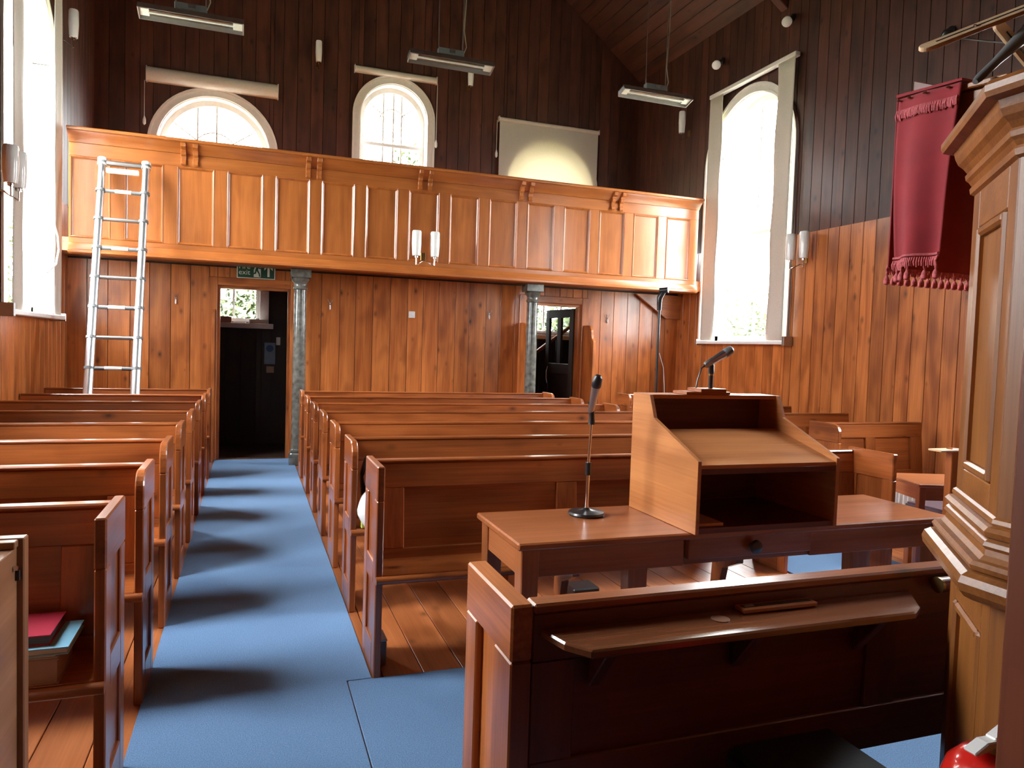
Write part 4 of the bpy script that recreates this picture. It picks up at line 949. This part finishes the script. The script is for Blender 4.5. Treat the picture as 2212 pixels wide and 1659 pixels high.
# ------------------------------------------------------------------ lamps, heaters, spots
def sconce(x, y, z, nx, ny, label, n=2, sep=.22, h=.29, r=.058):
    t = thing('wall_lamp', label, 'lamp', (x, y, z), 'white glass wall lamps'); tx, ty = -ny, nx
    MB().prism([(-.03, -.045), (.03, -.045), (.03, .045), (-.03, .045)], 'y', 0, .012).build('back_plate', brass, t, .003).rotation_euler = (0, 0, math.atan2(ny, nx)-R(90))
    for k in range(n):
        s = (k-(n-1)/2)*sep; cx, cy_ = nx*.13+tx*s, ny*.13+ty*s
        MB().tube([(nx*.02, ny*.02, -.05), (nx*.06+tx*s*.2, ny*.06+ty*s*.2, -.06), (cx-tx*s*.1, cy_-ty*s*.1, -.11), (cx, cy_, -.11), (cx, cy_, -.03)], .007, 8).build('arm', chrome, t, smooth=True)
        MB().lathe([(.012, -.035), (.022, -.03), (.022, -.012), (.03, -.008)], (cx, cy_, 0), 12).build('socket', chrome, t, smooth=True)
        MB().lathe([(r*.8, -.008), (r*.88, .02), (r, h*.45), (r*.97, h-.02), (r*.85, h-.004), (r*.5, h)], (cx, cy_, 0), 20).build('glass_shade', glassw, t, smooth=True)
sconce(1.945, YG-.004, 2.515, 0, -1, 'twin white glass lamp on the middle of the gallery front')
sconce(XR-.02, 6.78, 2.565, -1, 0, 'twin white glass lamp beside the tall window near the pulpit')
sconce(XL+.02, 6.95, 2.63, 1, 0, 'twin white glass lamp on the near side of the ladder-side window')
sconce(.84, YU-.02, 5.33, 0, -1, 'single white tube lamp high between the two arched gallery windows', 1, h=.28, r=.045)
sconce(3.03, YU-.02, 5.33, 0, -1, 'single white tube lamp hanging just below the middle heater', 1, h=.28, r=.045)
sconce(XR-.02, 9.29, 4.62, -1, 0, 'single white tube lamp high on the dark wall near the tall window top', 1, h=.30, r=.05)
sconce(XL+.02, 9.0, 4.57, 1, 0, 'single white tube lamp high beside the ladder-side window', 1, h=.28, r=.05)
def heater(xc, label):
    yy, zz = 7.75, 4.47; t = thing('heater', label, 'heater', (xc, yy, zz), 'infra-red bar heaters hung from the roof'); L_ = .46
    hd = bpy.data.objects.new('heater_head', None); COL.objects.link(hd); hd.parent = t; hd.rotation_euler = (R(-16), 0, 0)
    prof_ = [(-.085, -.03), (-.07, .035), (.07, .035), (.085, -.03), (.08, -.03), (.06, .02), (-.06, .02), (-.08, -.03)]
    MB().prism(prof_, 'x', -L_, L_).build('housing', steel, hd, .002)
    MB().prism([(-.058, .017), (.058, .017), (.06, .012), (-.06, .012)], 'x', -L_+.05, L_-.05).build('reflector', refl, hd)
    for s in (-1, 1): MB().prism([(-.085, -.03), (-.07, .035), (.07, .035), (.085, -.03)], 'x', s*L_-(.012 if s > 0 else 0), s*L_+(0 if s > 0 else .012)).build('end_cap', steel, hd, .002)
    for s in (-1, 1): MB().box(s*(L_-.05)-.045, s*(L_-.05)+.045, -.05, .05, -.012, .013).build('end_block', whitem, hd, .003)
    MB().tube([(-L_+.08, 0, -.005), (L_-.08, 0, -.005)], .011, 10).build('quartz_tube', glassw, hd, smooth=True)
    MB().box(-.15, .13, -.04, .04, .06, .125).build('junction_box', greyplas, t, .006)
    MB().box(-.03, .03, -.045, -.038, .08, .115).build('rating_plate', steel, t)
    zc = ZE+SL*min(xc-XL, XR-xc)-zz
    MB().tube([(-.14, 0, .12), (-.145, 0, .6), (-.13, 0, zc+.02)], .005, 6).build('chain', steel, t)
    MB().tube([(.12, 0, .12), (.125, 0, .7), (.15, 0, zc)], .005, 6).build('chain', steel, t)
    MB().tube([(.13, 0, .10), (.16, 0, .18), (.135, .01, .35), (.15, 0, .8), (.16, 0, zc)], .006, 6).build('flex', plain('pale_flex', (.35, .28, .2), .6) if 'pale_flex' not in bpy.data.materials else bpy.data.materials['pale_flex'], t)
heater(-.56, 'bar heater hung above the wide arched window by the ladder'); heater(1.975, 'bar heater hung on chains above the middle arched window'); heater(4.46, 'bar heater hung near the tall bright side window')
def spot(y, z, label, big=True, col=glassw):
    t = thing('spotlight', label, 'spotlight', (XR-.02, y, z), 'spotlights on the dark side wall')
    MB().lathe([(.045, 0), (.045, .02), (.03, .03)], (0, 0, 0), 16).build('wall_plate', black, t, smooth=True).rotation_euler = (0, R(-90), 0)
    MB().tube([(-.02, 0, 0), (-.07, .0, -.01), (-.10, -.03, -.04)], .014, 8).build('arm', black, t, smooth=True)
    MB().tube([(-.09, -.01, -.03), (-.13, -.06, -.07)], [.03, .045], 14).build('lamp_holder', black, t, smooth=True)
    MB().tube([(-.13, -.06, -.07), (-.165, -.10, -.105), (-.19, -.13, -.13), (-.195, -.136, -.135)], [.035, .058, .058, .045], 16).build('bulb', col, t, smooth=True)
spot(7.20, 5.41, 'frosted spotlight high above the tall window, nearest the pulpit side'); spot(8.55, 5.39, 'frosted spotlight high above the tall window, nearest the gallery')
spot(5.07, 4.43, 'black spotlight on the dark wall above the beech music stand', col=black)
c = MB((5.9, 4.6, 4.3)); c.tube([(5.905, 4.97, 4.33), (5.91, 4.7, 4.20), (5.91, 4.4, 4.07), (5.905, 3.9, 3.9)], .006, 6)
tag(c.build('wall_cable', greyplas, None, smooth=True), 'thin grey cable sagging along the dark wall under the black spotlight', 'cable'); bpy.data.objects['wall_cable'].location = (5.9, 4.6, 4.3)
bpy.data.objects['blind_cord'].location = (-1.8, 8, 2)

# ------------------------------------------------------------------ far front corner: small table, chair, radiator, pedestal
stb = thing('small_table', 'small square brown table standing beyond the lectern table', 'table', (3.76, 3.26, 0)); stb.rotation_euler = (0, 0, R(-18))
MB().box(0, .75, 0, .42, .70, .72).build('table_top', W['table_x'], stb, .004)
MB().box(.03, .72, .02, .04, .62, .70).build('apron', W['table_x'], stb); MB().box(.02, .04, .03, .39, .62, .70).build('apron', W['table_y'], stb); MB().box(.03, .72, .38, .40, .62, .70).build('apron', W['table_x'], stb)
for x in (.015, .695):
    for y in (.015, .365): MB().box(x, x+.04, y, y+.04, .009, .70).build('leg', W['table_z'], stb, .003)
ch = thing('armchair', 'wooden chair with a purple padded seat, half hidden by the pulpit', 'chair', (4.62, 3.72, 0)); o = ch.location
MB(o).box(4.40, 4.85, 3.50, 3.93, .40, .455).build('seat_cushion', purple, ch, .015, True, 2)
MB(o).box(4.41, 4.84, 3.51, 3.92, .35, .40).build('seat_frame', W['pew_x'], ch, .003)
for x in (4.41, 4.80):
    MB(o).box(x, x+.04, 3.51, 3.55, .009, .35).build('leg', W['pew_z'], ch, .003); MB(o).box(x, x+.04, 3.88, 3.92, .009, .35).build('leg', W['pew_z'], ch, .003)
rdx = thing('radiator', 'white ribbed radiator low in front of the pew under the tall window', 'radiator', (5.2, 4.38, 0)); o = rdx.location
MB(o).box(4.50, 5.62, 4.37, 4.385, .08, .46).build('panel', whitem, rdx, .004)
m_ = MB((0, 0, 0)).box(0, .028, 0, .035, .10, .45).mesh('rib', whitem, .008)
for k in range(24): link('rib', m_, rdx, Vector((4.51+k*.046, 4.335, 0))-Vector(o))
for x in (4.6, 5.5): MB(o).box(x, x+.03, 4.365, 4.39, .0, .10).build('foot', whitem, rdx)
pd = thing('pedestal_stand', 'slim wooden stand with a small pale ledge beside the pulpit edge', 'stand', (3.56, 2.90, 0)); o = pd.location
MB(o).box(3.545, 3.60, 2.88, 2.92, .03, .99).build('post', W['pine_z'], pd, .003); MB(o).box(3.44, 3.58, 2.86, 2.94, .975, .985).build('ledge', beech, pd, .002); MB(o).box(3.45, 3.68, 2.80, 3.0, .009, .03).build('foot', W['pine_x'], pd, .003)

# ------------------------------------------------------------------ outside: ground, garden wall, hedge, tree
struct(MB().box(-60, 60, -60, 80, -.6, -.3).build('ground', grassm))
gw = thing('garden_wall', 'pale low garden wall outside the vestibule windows', 'wall', (2, 13.2, -.3)); o = gw.location
MB(o).box(-6, 12, 13.2, 13.45, -.3, 1.72).build('wall_face', wallst, gw); MB(o).box(-6, 12, 13.15, 13.5, 1.72, 1.80).build('coping', plain('pink_coping', (.16, .085, .065), .9), gw, .01)
def foliage(name, label, cat, boxes, n, size, seed):
    rng = random.Random(seed); m = MB()
    for (cx, cy_, cz, rx, ry, rz_), cnt in boxes:
        for k in range(cnt):
            while True:
                p = Vector((rng.uniform(-1, 1), rng.uniform(-1, 1), rng.uniform(-1, 1)))
                if p.length < 1: break
            p = Vector((cx+p.x*rx, cy_+p.y*ry, cz+p.z*rz_)); a = Vector((rng.gauss(0, 1), rng.gauss(0, 1), rng.gauss(0, .6))).normalized(); b = a.orthogonal().normalized(); s = size*rng.uniform(.6, 1.3)
            m.poly3([p-a*s, p+b*s*.4, p+a*s, p-b*s*.4], [(0, 1, 2, 3)])
    return m
hg = foliage('hedge', '', '', [((-5+1.2*k, 14.6, 1.6, 1.0, .7, 1.9), 2600) for k in range(15)], 0, .09, 2).build('hedge', leafm); tag(hg, 'leafy green hedge behind the garden wall', 'hedge', kind='stuff')
te = thing('tree', 'green tree outside, seen through the narrow arched gallery window', 'tree', (3.9, 18, -.3)); o = Vector(te.location)
m = foliage('t', '', '', [((3.9, 18, 5.2, 1.1, 1.1, 1.3), 1500), ((4.6, 18.3, 4.6, 1.2, 1.2, 1.2), 1200)], 0, .11, 5)
for v in m.bm.verts: v.co -= o
m.build('foliage', leafm, te); MB(o).tube([(3.9, 18, -.3), (3.95, 18, 2), (4.1, 18.1, 4.6)], [.2, .16, .08], 10).build('trunk', barkm, te, smooth=True)
